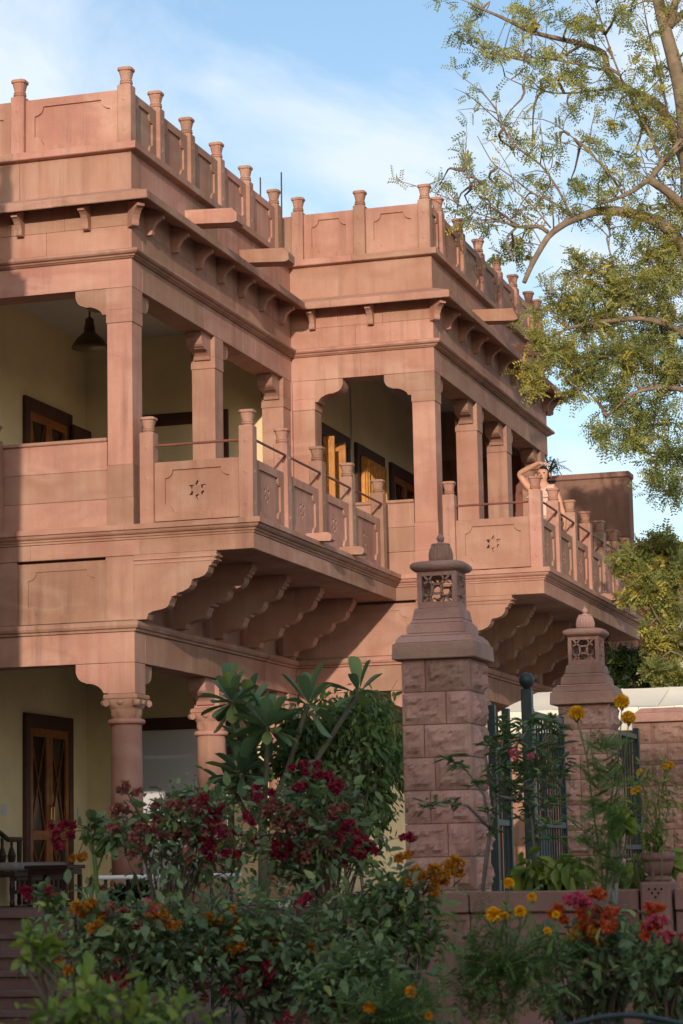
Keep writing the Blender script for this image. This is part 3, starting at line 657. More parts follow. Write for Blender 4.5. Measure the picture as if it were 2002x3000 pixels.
# ------------------------------------------------------------------ gate pillars
def rough_block(mb, fr, s0, s1, z0, z1, d, dep, amp, seed):
    """quarry-faced stone: drafted margin, rough swollen face"""
    nx, nz = max(5, int((s1 - s0) / .021)), max(5, int((z1 - z0) / .021)); b = len(mb.v)
    for j in range(nz + 1):
        for i in range(nx + 1):
            x, z = i / nx, j / nz
            s = s0 + (s1 - s0) * x; zz = z0 + (z1 - z0) * z
            e = min(x * (s1 - s0), (1 - x) * (s1 - s0), z * (z1 - z0), (1 - z) * (z1 - z0))
            k = max(0, min(1, (e - .020) / .010))
            n = mnoise.fractal(Vector((s * 8 + seed, zz * 13, seed * 1.7)), .7, 2.1, 5) * .9 + .50 + .8 * abs(mnoise.noise(Vector((s * 16, zz * 20, seed)))) + random.uniform(-.14, .14)
            mb.v.append(fr(s, d + k * amp * max(0, n) - (.006 if e < 1e-6 else 0), zz))
    for j in range(nz):
        for i in range(nx):
            a = b + j * (nx + 1) + i; mb.f.append((a, a + 1, a + nx + 2, a + nx + 1))
    # sides to the back
    rim = [b + i for i in range(nx + 1)] + [b + j * (nx + 1) + nx for j in range(1, nz + 1)] + [b + nz * (nx + 1) + i for i in range(nx - 1, -1, -1)] + [b + j * (nx + 1) for j in range(nz - 1, 0, -1)]
    bk = {}
    for r_ in rim:
        p = mb.v[r_]; bk[r_] = len(mb.v); o0 = Vector(fr(0, 0, 0)); o1 = Vector(fr(0, -dep, 0)); mb.v.append(tuple(Vector(p) + (o1 - o0)))
    for a, c in zip(rim, rim[1:] + rim[:1]): mb.f.append((a, c, bk[c], bk[a]))
def lattice_face(mb, fr, s0, s1, z0, z1, d, t=.022):
    w = (s1 - s0); cs, cz = (s0 + s1) / 2, (z0 + z1) / 2; r = .036; bar = .0075; d0, d1 = d - t, d
    def bar2(a, b, wd=bar):
        a = Vector(a); b = Vector(b); n = (b - a).normalized(); p = Vector((-n.y, n.x)) * wd
        prism_d(mb, fr, [tuple(a + p), tuple(b + p), tuple(b - p), tuple(a - p)], d0, d1)
    h = min(w, z1 - z0) / 2; q = h * .36
    for sx, sz in ((1, 1), (1, -1), (-1, 1), (-1, -1)):
        bar2((cs + sx * q, cz + sz * q), (cs + sx * h, cz + sz * h)); 
        bar2((cs + sx * h * .62, cz + sz * h * .62), (cs + sx * h, cz + sz * h * .40), bar * .8); bar2((cs + sx * h * .62, cz + sz * h * .62), (cs + sx * h * .40, cz + sz * h), bar * .8)
    for a, b in (((-q, -q), (q, -q)), ((q, -q), (q, q)), ((q, q), (-q, q)), ((-q, q), (-q, -q))): bar2((cs + a[0], cz + a[1]), (cs + b[0], cz + b[1]), bar * 1.1)
def gate_pillar(name, label, u0, v0, w=.50, dep=.50, ztop=2.945, lantern=True, seed=0, dark=0):
    P_ = empty(name, (u0 + w / 2, v0 + dep / 2, 0)); tag(P_, label, 'pillar')
    random.seed(40 + seed); u1, v1 = u0 + w, v0 + dep
    mb = MB(); mb.box(u0 + .014, u1 - .014, v0 + .014, v1 - .014, 0, ztop - .002); mb.build('core', 'garden_stone', P_)
    hz = .2335; k = 0; z = ztop
    while z > .35:
        z0 = z - hz; a = (.36 if k % 2 == 0 else .63) + random.uniform(-.05, .05)
        if k % 3 == 0 and k: a = 1 - a * .9
        for (p, q) in ((0, a), (a, 1)):
            mb = MB(); rough_block(mb, front(v0), u0 + w * p + (.004 if p else 0), u0 + w * q - (.004 if q < 1 else 0), z0 + .004, z - .004, 0, .05, .026, seed * 11 + k * 3.3 + p * 7); mb.build('stone_block', 'gate_stone', P_)
        b = .66 if k % 2 == 0 else .40
        for (p, q) in ((.0, b), (b, 1)):
            mb = MB(); rough_block(mb, side(u1), v0 + .052 * (p == 0) + dep * p + (.004 if p else 0), v0 + dep * q - (.004 if q < 1 else 0), z0 + .004, z - .004, 0, .05, .034, seed * 13 + k * 5.1 + p * 3 + 50); mb.build('stone_block', 'gate_stone', P_)
        z = z0; k += 1
    cu, cv = (u0 + u1) / 2, (v0 + v1) / 2
    C_ = 'cap'
    def sq(r0, z0, r1, z1, nm, c=.006):
        mb = MB(); lp = lambda r, z: [(cu - r, cv - r, z), (cu + r, cv - r, z), (cu + r, cv + r, z), (cu - r, cv + r, z)]
        mb.quad_loops([lp(r0 - c, z0), lp(r0, z0 + c), lp(r1, z1 - c), lp(r1 - c, z1)]); return mb.build(nm, 'gate_stone', P_)
    z = ztop
    if not lantern:
        sq(.305, z, .305, z + .10, 'cap_slab'); sq(.28, z + .10, .23, z + .155, 'cap_slab'); return P_
    sq(.305, z, .300, z + .115, 'cap_slab'); sq(.285, z + .115, .270, z + .165, 'cap_slab'); sq(.255, z + .165, .245, z + .185, 'cap_slab')
    sq(.215, z + .188, .208, z + .262, 'cap_slab'); sq(.195, z + .262, .185, z + .29, 'cap_slab'); sq(.18, z + .29, .165, z + .375, 'cap_slab')
    zl = z + .378; hl = .262; r = .146
    mb = MB(); e = .034
    for sx in (-1, 1):
        for sy in (-1, 1):
            x0, x1 = sorted((cu + sx * r, cu + sx * (r - e))); y0, y1 = sorted((cv + sy * r, cv + sy * (r - e))); mb.box(x0, x1, y0, y1, zl + .045, zl + hl - .03)
    mb.box(cu - r, cu + r, cv - r, cv + r, zl, zl + .044); mb.box(cu - r, cu + r, cv - r, cv + r, zl + hl - .029, zl + hl)
    mb.build('lantern_frame', 'gate_stone', P_)
    for fr, c0, dd in ((front(cv - r), cu, -.002), (side(cu + r), cv, -.002), (front(cv + r), cu, .024), (side(cu - r), cv, .024)):
        mb = MB(); lattice_face(mb, fr, c0 - r + e - .002, c0 + r - e + .002, zl + .044, zl + hl - .029, dd); mb.build('lattice', 'gate_stone', P_)
    zb = zl + hl + .002
    mb = MB(); mb.lathe((cu, cv, zb), [(.150, 0, .9), (.185, .012, .85), (.203, .03, .8), (.203, .05, .8), (.185, .068, .8), (.15, .078, .7), (.10, .080, .4)], 32); mb.build('brim', 'gate_stone', P_, True)
    zb += .081
    mb = MB(); n = 40; loops = []
    for rr, z_ in ((.070, 0), (.084, .01), (.088, .03), (.087, .06), (.078, .095), (.066, .12)):
        loops.append([(cu + (rr + .0025 * math.cos(j * math.pi)) * math.cos(2 * math.pi * j / n), cv + (rr + .0025 * math.cos(j * math.pi)) * math.sin(2 * math.pi * j / n), zb + z_) for j in range(n)])
    mb.quad_loops(loops); mb.lathe((cu, cv, zb), [(.05, .118), (.068, .12), (.070, .128), (.066, .134), (.03, .140), (.017, .150), (.028, .163), (.030, .178), (.022, .192), (.008, .205), (.003, .225)], 20); mb.build('finial', 'gate_stone', P_)
    return P_
gate_pillar('gate_pillar', 'largest and nearest rough stone gate pillar with pierced lantern top', 4.37, -5.83, seed=1)
gate_pillar('gate_pillar', 'smaller looking stone gate pillar with lantern top standing behind yellow marigolds', 4.37, -.30, w=.48, dep=.48, seed=2)
gate_pillar('gate_pillar', 'flat capped stone pillar without lantern beside the side gate', 4.37, 3.76, w=.62, dep=.5, ztop=2.985, lantern=False, seed=3)
# ---- iron gates
G = empty('iron_gate', (4.6, -2.2, 0)); tag(G, 'dark green iron gate with ball topped post between the lantern pillars', 'gate')
mb = MB(); mb.box(4.555, 4.645, -2.745, -2.655, .02, 2.93, .008); mb.build('gate_post', 'painted_iron', G)
mb = MB(); mb.lathe((4.6, -2.7, 2.93), [(.03, 0), (.03, .012), (.045, .022), (.060, .05), (.064, .075), (.058, .105), (.038, .13), (.01, .14)], 20); mb.build('ball_finial', 'painted_iron', G, True)
for v in (-2.585, -1.325): mb = MB(); mb.box(4.58, 4.63, v - .022, v + .022, .12, 2.77, .004); mb.build('stile', 'painted_iron', G)
for z in (2.70, 1.78, .95, .16): mb = MB(); mb.box(4.585, 4.625, -2.562, -1.348, z, z + .055, .004); mb.build('rail', 'painted_iron', G)
for i in range(11):
    v = -2.5 + i * .109; mb = MB(); mb.tube([(4.605, v, .2), (4.605, v, 2.70)], .010, 6); mb.build('bar', 'painted_iron', G)
mb = MB(); mb.box(4.60, 4.606, -2.56, -1.9, .22, 1.78); mb.build('sheet_panel', 'painted_iron', G)
G2 = empty('iron_gate', (4.6, -4.3, 0)); tag(G2, 'narrow open leaf of the dark iron gate just beside the large pillar', 'gate')
for v in (-3.55, -4.05): mb = MB(); mb.box(4.57, 4.63, v, v + .06, .1, 2.72, .004); mb.build('stile', 'painted_iron', G2)
for z in (2.35, 1.78, .16): mb = MB(); mb.box(4.58, 4.62, -3.989, -3.551, z, z + .05, .004); mb.build('rail', 'painted_iron', G2)
for i in range(4): mb = MB(); mb.tube([(4.6, -3.9 + .1 * i, .2), (4.6, -3.9 + .1 * i, 2.36)], .010, 6); mb.build('bar', 'painted_iron', G2)
G3 = empty('iron_gate', (4.6, 2, 0)); tag(G3, 'small dark iron side gate between lantern pillar and flat capped pillar', 'gate')
for v in (.32, 2.55): mb = MB(); mb.box(4.57, 4.63, v, v + .08, .02, 2.86, .004); mb.build('stile', 'painted_iron', G3)
for z in (2.74, 1.6, .2): mb = MB(); mb.box(4.58, 4.62, .402, 2.548, z, z + .05, .004); mb.build('rail', 'painted_iron', G3)
for i in range(13): mb = MB(); mb.tube([(4.6, .55 + .155 * i, .25), (4.6, .55 + .155 * i, 2.75)], .010, 6); mb.build('bar', 'painted_iron', G3)
# ---- marquee
TN = empty('tent', (4, 4.6, 0)); tag(TN, 'cream canvas marquee roof showing behind the gate', 'tent')
def canvas(name, pts, th=.01):
    mb = MB(); n = 16; A, B_, C_, D_ = [Vector(p) for p in pts]; b = 0
    for j in range(n + 1):
        for i in range(n + 1):
            x, y = i / n, j / n; p = (A * (1 - x) + B_ * x) * (1 - y) + (D_ * (1 - x) + C_ * x) * y
            p.z -= .05 * math.sin(math.pi * x) * (math.sin(math.pi * y)) + .012 * mnoise.noise(p * 2.5); mb.v.append(tuple(p))
    mb.f = [(j * (n + 1) + i, j * (n + 1) + i + 1, (j + 1) * (n + 1) + i + 1, (j + 1) * (n + 1) + i) for j in range(n) for i in range(n)]
    return mb.build(name, 'tent_canvas', TN, True, False)
canvas('roof_slope', [(2.80, 4.0, 3.175), (7.6, 4.0, 3.175), (7.3, 5.0, 3.45), (3.05, 5.0, 3.45)])
canvas('roof_slope', [(2.80, 6.2, 3.175), (2.80, 4.0, 3.175), (3.05, 5.0, 3.45), (3.05, 5.2, 3.45)])
canvas('roof_slope', [(7.6, 6.2, 3.175), (2.8, 6.2, 3.175), (3.05, 5.2, 3.45), (7.3, 5.2, 3.45)])
for i in range(12): canvas('valance', [(2.80 + .4 * i, 3.995, 2.92), (3.195 + .4 * i, 3.995, 2.92), (3.195 + .4 * i, 3.995, 3.172), (2.80 + .4 * i, 3.995, 3.172)])
for i in range(5): canvas('valance', [(2.796, 6.2 - .44 * i, 2.92), (2.796, 5.765 - .44 * i, 2.92), (2.796, 5.765 - .44 * i, 3.172), (2.796, 6.2 - .44 * i, 3.172)])
for i in range(1, 8): mb = MB(); mb.tube([(2.8 + .6 * i, 3.992, 3.178), (2.85 + .58 * i, 4.5, 3.30), (2.95 + .55 * i, 4.99, 3.452)], .006, 5); mb.build('seam', 'tent_canvas', TN)
for x, y in ((2.84, 4.06), (7.5, 4.06), (2.84, 6.1), (7.5, 6.1)): mb = MB(); mb.tube([(x, y, 0), (x, y, 3.16)], .03, 8); mb.build('pole', 'painted_iron', TN)
# ---- low garden wall with urn post
LW = empty('garden_wall', (6, -9, 0)); tag(LW, 'low plain brown garden wall with coping behind the flower beds', 'wall')
for a, b in ((4.72, 5.6), (5.604, 6.57), (6.77, 8.4), (8.404, 10.2)):
    mb = MB(); mb.box(a, b, -8.98, -8.78, 0, 1.215, .006); mb.build('wall_panel', 'garden_stone', LW)
    mb = MB(); mb.box(a + .001, b - .001, -9.01, -8.75, 1.218, 1.335, .008); mb.build('coping', 'garden_stone', LW)
UPS = empty('urn_post', (6.67, -8.9, 0)); tag(UPS, 'square carved garden post carrying a stone urn at the low wall', 'post')
mb = MB(); mb.box(6.585, 6.755, -9.03, -8.77, 0, 1.375, .012); mb.build('post_shaft', 'garden_stone', UPS)
for (a, b) in ((-.035, 0), (0, 0), (.035, 0), (-.0175, -.022), (.0175, -.022), (0, -.044)):
    mb = MB(); mb.lathe((0, 0, 0), [(.007, 0), (.007, .004)], 8); mb.xf(lambda p, a=a, b=b: Vector((6.67 + a + p.x, -9.0301 - p.z, 1.335 + b + p.y))); mb.build('drilled_hole', 'dark_glass', UPS)
mb = MB(); mb.lathe((6.67, -8.9, 1.377), [(.070, 0), (.074, .008), (.074, .018), (.058, .024), (.054, .032)], 24); mb.build('urn_foot', 'garden_stone', UPS, True)
mb = MB(); mb.lathe((6.67, -8.9, 1.408), [(.05, 0), (.070, .015), (.082, .04), (.085, .065), (.085, .085), (.096, .088, .3), (.097, .125, .3), (.088, .128, .3), (.08, .118, .2)], 24); mb.build('urn_bowl', 'garden_stone', UPS, True)

# ------------------------------------------------------------------ small things
LP = empty('pendant_lamp', (-1.52, 2.5, 8.16)); tag(LP, 'dark bronze bell pendant lamp under the upper veranda ceiling', 'lamp')
mb = MB(); mb.lathe((-1.52, 2.5, 7.41), [(.205, 0), (.21, .012), (.20, .03), (.185, .06), (.16, .10), (.115, .145), (.075, .18), (.06, .21), (.068, .235), (.06, .26), (.05, .30), (.052, .34), (.03, .36), (.02, .37)], 28); mb.build('lamp_shade', 'bronze', LP, True)
mb = MB(); mb.tube([(-1.52, 2.5, 7.77), (-1.52, 2.5, 8.16)], .012, 8); mb.lathe((-1.52, 2.5, 8.12), [(.05, 0), (.06, .02), (.06, .04)], 16); mb.build('lamp_rod', 'bronze', LP)
# carved bench and side table on the porch
BN = empty('wooden_bench', (-2.2, 2.6, 1.12)); tag(BN, 'dark carved wooden bench with pale cushion beside the porch door', 'bench')
ux = -1.98; u_ = -2.65                                     # bench runs along v, back to the wall
mb = MB(); mb.box(-2.62, -2.02, 1.55, 2.98, 1.44, 1.50, .008); mb.build('seat', 'dark_wood', BN)
mb = MB(); mb.box(-2.56, -2.0, 1.58, 2.95, 1.502, 1.60, .03); mb.build('cushion', 'cushion', BN, True)
for x, y, zt in ((-2.06, 1.58, 1.44), (-2.06, 2.95, 1.78), (-2.60, 1.58, 1.9), (-2.60, 2.95, 1.86)): mb = MB(); mb.lathe((x, y, 1.122), [(.022, 0), (.03, .04), (.022, .08), (.032, .2), (.024, .3), (.03, zt - 1.16), (.03, zt - 1.122)], 10); mb.build('leg', 'dark_wood', BN)
mb = MB(); mb.tube([(-2.60, 1.5, 1.86), (-2.60, 1.9, 1.86), (-2.60, 2.1, 1.93), (-2.60, 2.27, 1.97), (-2.60, 2.44, 1.93), (-2.60, 2.64, 1.86), (-2.60, 2.98, 1.86)], .03, 8); mb.build('back_rail', 'dark_wood', BN)
for v in (1.8, 2.05, 2.27, 2.49, 2.74):
    mb = MB(); mb.lathe((-2.60, v, 1.50), [(.02, 0), (.015, .05), (.04, .12), (.05, .18), (.03, .24), (.015, .28), (.02, .38)], 8); mb.build('baluster', 'dark_wood', BN)
mb = MB(); mb.box(-2.06, -2.03, 1.62, 2.92, 1.26, 1.30, .004); mb.box(-2.06, -2.03, 1.62, 2.92, 1.40, 1.44, .004)
for i in range(10): mb.box(-2.058, -2.032, 1.68 + i * .13, 1.74 + i * .13, 1.301, 1.399)
mb.build('apron', 'dark_wood', BN)
TB = empty('side_table', (-1.6, 1.7, 1.12)); tag(TB, 'small dark wooden side table standing in front of the porch door', 'table')
mb = MB(); mb.box(-1.82, -1.32, 1.35, 1.85, 1.52, 1.56, .006); mb.build('table_top', 'dark_wood', TB)
mb = MB(); mb.box(-1.79, -1.35, 1.38, 1.82, 1.46, 1.518, .004); mb.build('apron', 'dark_wood', TB)
for x in (-1.79, -1.39):
    for y in (1.38, 1.78): mb = MB(); mb.box(x, x + .045, y, y + .045, 1.122, 1.458, .004); mb.build('leg', 'dark_wood', TB)
# garden table in front of the porch
p = PD(470, 2562, 18.2); GT = empty('garden_table', (p.x, p.y, 0)); tag(GT, 'white topped garden table with blue green iron legs before the porch', 'table')
mb = MB(); mb.box(p.x - .42, p.x + .55, p.y - .25, p.y + .3, p.z - .03, p.z, .008); mb.build('table_top', 'marble_white', GT)
for a, b in ((-.36, -.2), (.48, -.2), (-.36, .24), (.48, .24)): mb = MB(); mb.tube([(p.x + a, p.y + b, 0), (p.x + a, p.y + b, p.z - .03)], .014, 8); mb.build('leg', 'painted_iron', GT)
mb = MB(); mb.tube([(p.x - .36, p.y - .2, p.z - .34), (p.x + .48, p.y - .2, p.z - .34)], .012, 8); mb.build('stretcher', 'painted_iron', GT)
for k in (0, 1, 2):
    c = Vector((p.x - .2 + .26 * k, p.y - .2, p.z - .22)); mb = MB(); mb.tube([c + Vector((.09 * math.cos(a / 8 * math.pi), 0, .09 * math.sin(a / 8 * math.pi))) for a in range(-3, 14)], .008, 6); mb.build('scroll', 'painted_iron', GT)
# reinforcing rods on the roof
for (px, y0_, y1_, lb) in ((762, 590, 520, 'shorter thin steel rod rising behind the roof parapet'), (824, 600, 505, 'taller thin steel rod rising beside the last side parapet post')):
    a = PV(px, y0_, 6.2); b_ = PV(px, y1_, 6.2); mb = MB(); mb.tube([(a.x, a.y, 8.885), (a.x + .01, a.y, b_.z)], .011, 6); tag(mb.build('steel_rod', 'rebar'), lb, 'rod', 'rods on the roof')
# tubular garden chair close to the camera
c = PD(1826, 2975, 8.0); CH = empty('garden_chair', (c.x, c.y, 0)); tag(CH, 'blue green tubular metal garden chair back at the bottom edge', 'chair')
ax = Vector((RT.x, RT.y, 0)).normalized(); ay = Vector((-ax.y, ax.x, 0)); zt = c.z
def cp(a, b, z): q = Vector((c.x, c.y, 0)) + ax * a + ay * b; return (q.x, q.y, z)
for s_ in (-1, 1): mb = MB(); mb.tube([cp(s_ * .20, 0, .45), cp(s_ * .205, 0, zt - .02), cp(s_ * .203, 0, zt + .012)], .009, 8); mb.build('back_post', 'painted_iron', CH)
mb = MB(); mb.tube([cp(-.2 + .4 * i / 14, 0, zt - .035 + .035 * math.sin(math.pi * i / 14)) for i in range(15)], .009, 8); mb.build('back_rail', 'painted_iron', CH)
mb = MB(); mb.tube([cp(.07 * math.cos(i / 20 * 2 * math.pi) - .05, 0, zt - .10 + .075 * math.sin(i / 20 * 2 * math.pi)) for i in range(21)], .006, 6); mb.tube([cp(.07 * math.cos(i / 20 * 2 * math.pi) + .09, 0, zt - .10 + .075 * math.sin(i / 20 * 2 * math.pi)) for i in range(21)], .006, 6); mb.build('scroll', 'painted_iron', CH)
mb = MB(); 
for i in range(9): mb.tube([cp(-.2 + .05 * i, 0, .45), cp(-.2 + .05 * i, -.40, .45)], .008, 6)
mb.tube([cp(-.21, 0, .45), cp(.21, 0, .45), cp(.21, -.42, .45), cp(-.21, -.42, .45), cp(-.21, 0, .45)], .010, 8); mb.build('seat', 'painted_iron', CH)
for a, b in ((-.2, 0), (.2, 0), (-.2, -.41), (.2, -.41)): mb = MB(); mb.tube([cp(a, b, .45), cp(a * 1.08, b, 0)], .010, 8); mb.build('leg', 'painted_iron', CH)
# ------------------------------------------------------------------ person on the far balcony
def person():
    V = 7.5; floor = 4.94; base = PV(1590, 1700, V)
    PR = empty('person', (base.x, V, floor)); tag(PR, 'person in a peach shirt on the far balcony shading the eyes with a raised arm', 'person')
    q = lambda x, y, dv=0: PV(x, y, V + dv)
    head = q(1591, 1392, -.03); hx = head.x; cx0 = q(1590, 1450).x
    J = {}; E_ = []; Rd = {}
    def j(n, p, r, par=None):
        J[n] = Vector(p); Rd[n] = r
        if par: E_.append((par, n))
    zsh = q(1590, 1430).z
    j('pelvis', (cx0, V, floor + .92), .13); j('waist', (cx0, V, floor + 1.08), .115, 'pelvis'); j('chest', (cx0, V - .01, zsh - .14), .135, 'waist')
    j('neckb', (cx0, V, zsh + .01), .075, 'chest'); j('neck', (cx0 + .005, V - .02, zsh + .075), .05, 'neckb'); j('jaw', (head.x, V - .055, head.z - .045), .062, 'neck'); j('skull', (head.x, V - .03, head.z + .035), .088, 'jaw'); j('crown', (head.x, V - .015, head.z + .085), .06, 'skull')
    for s, nm in ((-1, 'l'), (1, 'r')):
        j('sh' + nm, (cx0 + s * .155, V, zsh - .02), .056, 'neckb')
        j('hip' + nm, (cx0 + s * .09, V, floor + .84), .09, 'pelvis'); j('knee' + nm, (cx0 + s * .10, V - .02, floor + .47), .058, 'hip' + nm); j('ank' + nm, (cx0 + s * .10, V + .02, floor + .08), .038, 'knee' + nm); j('toe' + nm, (cx0 + s * .115, V - .17, floor + .035), .033, 'ank' + nm)
    def hand(prefix, wrist, fwd, palm, par):
        fwd = fwd.normalized(); sd = fwd.cross(palm).normalized(); c = wrist + fwd * .05
        j(prefix + 'palm', c, .030, par)
        for i, (o, ln) in enumerate(((-.030, .070), (-.010, .080), (.010, .076), (.030, .060))):
            k = c + fwd * .035 + sd * o; j(prefix + 'k%d' % i, k, .0105, prefix + 'palm')
            m = k + fwd * ln * .5 + palm * .008; j(prefix + 'm%d' % i, m, .009, prefix + 'k%d' % i); j(prefix + 't%d' % i, m + fwd * ln * .5 + palm * .018, .0075, prefix + 'm%d' % i)
        t = c - fwd * .01 - sd * .036; j(prefix + 'th0', t, .012, prefix + 'palm'); j(prefix + 'th1', t + fwd * .035 - sd * .022 + palm * .012, .0095, prefix + 'th0')
    el = q(1519, 1388, -.06); wr = q(1577, 1357, -.16); j('elb_l', el, .043, 'shl'); j('wr_l', wr, .030, 'elb_l'); hand('hl', wr, q(1606, 1358, -.17) - wr, Vector((0, .3, -1)).normalized(), 'wr_l')
    el = q(1640, 1470, -.02); wr = q(1655, 1520, -.12); j('elb_r', el, .042, 'shr'); j('wr_r', wr, .029, 'elb_r'); hand('hr', wr, Vector((.1, -.3, -1)), Vector((-1, 0, 0)), 'wr_r')
    def skin(name, names, mat, grow=0.0, root='pelvis'):
        ids = {n: i for i, n in enumerate(names)}
        me = bpy.data.meshes.new(name); me.from_pydata([tuple(J[n]) for n in names], [(ids[a], ids[b]) for a, b in E_ if a in ids and b in ids], [])
        o = link(name, me, mat, PR); m = o.modifiers.new('skin', 'SKIN'); m.use_smooth_shade = True
        for i, n in enumerate(names):
            r = Rd[n] + grow; w = r * (1.25 if n in ('chest', 'waist', 'pelvis', 'neckb') else 1.0); me.skin_vertices[0].data[i].radius = (w, r)
            me.skin_vertices[0].data[i].use_root = (n == root)
        s2 = o.modifiers.new('sub', 'SUBSURF'); s2.levels = 2; s2.render_levels = 2; return o
    body = skin('body', list(J), 'skin')
    skin('shirt', ['pelvis', 'waist', 'chest', 'neckb', 'shl', 'shr'], 'peach_shirt', .016, 'waist')
    skin('trousers', ['pelvis', 'hipl', 'hipr', 'kneel', 'kneer', 'ankl', 'ankr'], 'khaki_cloth', .016)
    mb = MB(); loops = []
    for i in range(9):
        t = i / 8; z = head.z - .04 + .165 * t; r = .098 * math.sqrt(max(.02, 1 - (t * 1.0) ** 2.2)); loops.append([(head.x + r * .92 * math.cos(a), V - .005 + r * 1.05 * math.sin(a) + .012, z + (.05 * max(0, -math.sin(a)) if t < .6 else 0)) for a in [2 * math.pi * k / 18 for k in range(18)]])
    mb.quad_loops(loops); mb.build('hair', 'hair_brown', PR, True)
    mb = MB(); fz = head.z
    mb.lathe((head.x, V - .128, fz + .0), [(.004, .022), (.012, .0), (.014, -.012), (.004, -.02)], 8); mb.build('nose', 'skin', PR, True)
    for s in (-1, 1): mb = MB(); mb.lathe((head.x + s * .032, V - .112, fz + .018), [(.003, -.008), (.011, -.003), (.011, .003), (.003, .008)], 8); mb.build('eye', 'hair_brown', PR, True)
    mb = MB(); mb.lathe((head.x, V - .112, fz - .048), [(.006, -.006), (.022, 0), (.006, .006)], 10); mb.build('mouth', 'dark_frame', PR, True)
    for s in (-1, 1): mb = MB(); mb.lathe((head.x + s * .088, V - .02, fz), [(.004, -.028), (.014, -.01), (.017, .012), (.006, .03)], 8); mb.build('ear', 'skin', PR, True)
person()

# ------------------------------------------------------------------ plants
def leaf_mesh(name, P, Dr, Nr, Ln, Wd, T, mat, parent=None, fold=.25, simple=False, droop=.12):
    P = np.asarray(P, float); n = len(P); Dr = np.asarray(Dr, float); Nr = np.asarray(Nr, float)
    Dr /= np.linalg.norm(Dr, axis=1, keepdims=True) + 1e-9
    S = np.cross(Dr, Nr); S /= np.linalg.norm(S, axis=1, keepdims=True) + 1e-9; Nr = np.cross(S, Dr)
    Ln = np.broadcast_to(np.asarray(Ln, float), (n,))[:, None]; Wd = np.broadcast_to(np.asarray(Wd, float), (n,))[:, None]
    up = fold * Wd * Nr; dp = -droop * Ln * Nr
    if simple:
        vs = [P, P + Dr * Ln * .5 + S * Wd * .5 + up * .5, P + Dr * Ln + dp, P + Dr * Ln * .5 - S * Wd * .5 + up * .5]; faces = [(0, 1, 2, 3)]
    else:
        vs = [P, P + Dr * Ln * .32 + S * Wd * .46 + up, P + Dr * Ln * .70 + S * Wd * .36 + up * .8 + dp * .4, P + Dr * Ln + dp, P + Dr * Ln * .70 - S * Wd * .36 + up * .8 + dp * .4, P + Dr * Ln * .32 - S * Wd * .46 + up]; faces = [(0, 1, 2, 3), (0, 3, 4, 5)]
    k = len(vs); V = np.stack(vs, 1).reshape(-1, 3); F = np.array(faces)
    idx = (np.arange(n)[:, None, None] * k + F[None]).reshape(-1)
    nf = n * len(faces)
    me = bpy.data.meshes.new(name); me.vertices.add(len(V)); me.vertices.foreach_set('co', V.astype(np.float32).ravel())
    me.loops.add(len(idx)); me.loops.foreach_set('vertex_index', idx.astype(np.int32))
    me.polygons.add(nf); me.polygons.foreach_set('loop_start', (np.arange(nf) * 4).astype(np.int32))
    me.update(calc_edges=True)
    at = me.attributes.new('tint', 'FLOAT', 'FACE'); at.data.foreach_set('value', np.repeat(np.asarray(T, float), len(faces)).astype(np.float32))
    return link(name, me, mat, parent)
def rn(n, s=1.0): return RNG.normal(0, s, (n, 3))
def stems_mesh(name, lines, mat, parent, seg=5):
    mb = MB()
    for pts, rad in lines: mb.tube(pts, rad, seg)
    return mb.build(name, mat, parent, True, False)
def curve(a, b, sag=.1, n=6, jit=.03):
    a = Vector(a); b = Vector(b); o = []; w1 = Vector((random.uniform(-1, 1), random.uniform(-1, 1), random.uniform(-1, 1))) * jit; w2 = Vector((random.uniform(-1, 1), random.uniform(-1, 1), random.uniform(-1, 1))) * jit * .5
    for i in range(n + 1):
        t = i / n; p = a.lerp(b, t); p.z += sag * math.sin(math.pi * t)
        o.append(p + w1 * math.sin(math.pi * t) + w2 * math.sin(2 * math.pi * t))
    return o
UPV = np.array([0, 0, 1.0])
def flower(parent, c, r, mat, n=None, name='flower_cluster'):
    r = r * .88; n = n or int(24 + r * 760); c = np.array(c); o = rn(n); o /= np.linalg.norm(o, axis=1, keepdims=True); rad = r * RNG.uniform(.25, 1.0, (n, 1))
    P = c + o * rad * np.array([1, .8, .75]); Dr = o + rn(n, .6); Nr = o * .4 + UPV * .4 + rn(n, .6)
    T = np.clip(RNG.normal(.5, .25, n), 0, 1)
    return leaf_mesh(name, P, Dr, Nr, RNG.uniform(.018, .032, n), RNG.uniform(.015, .026, n), T, mat, parent, .35)
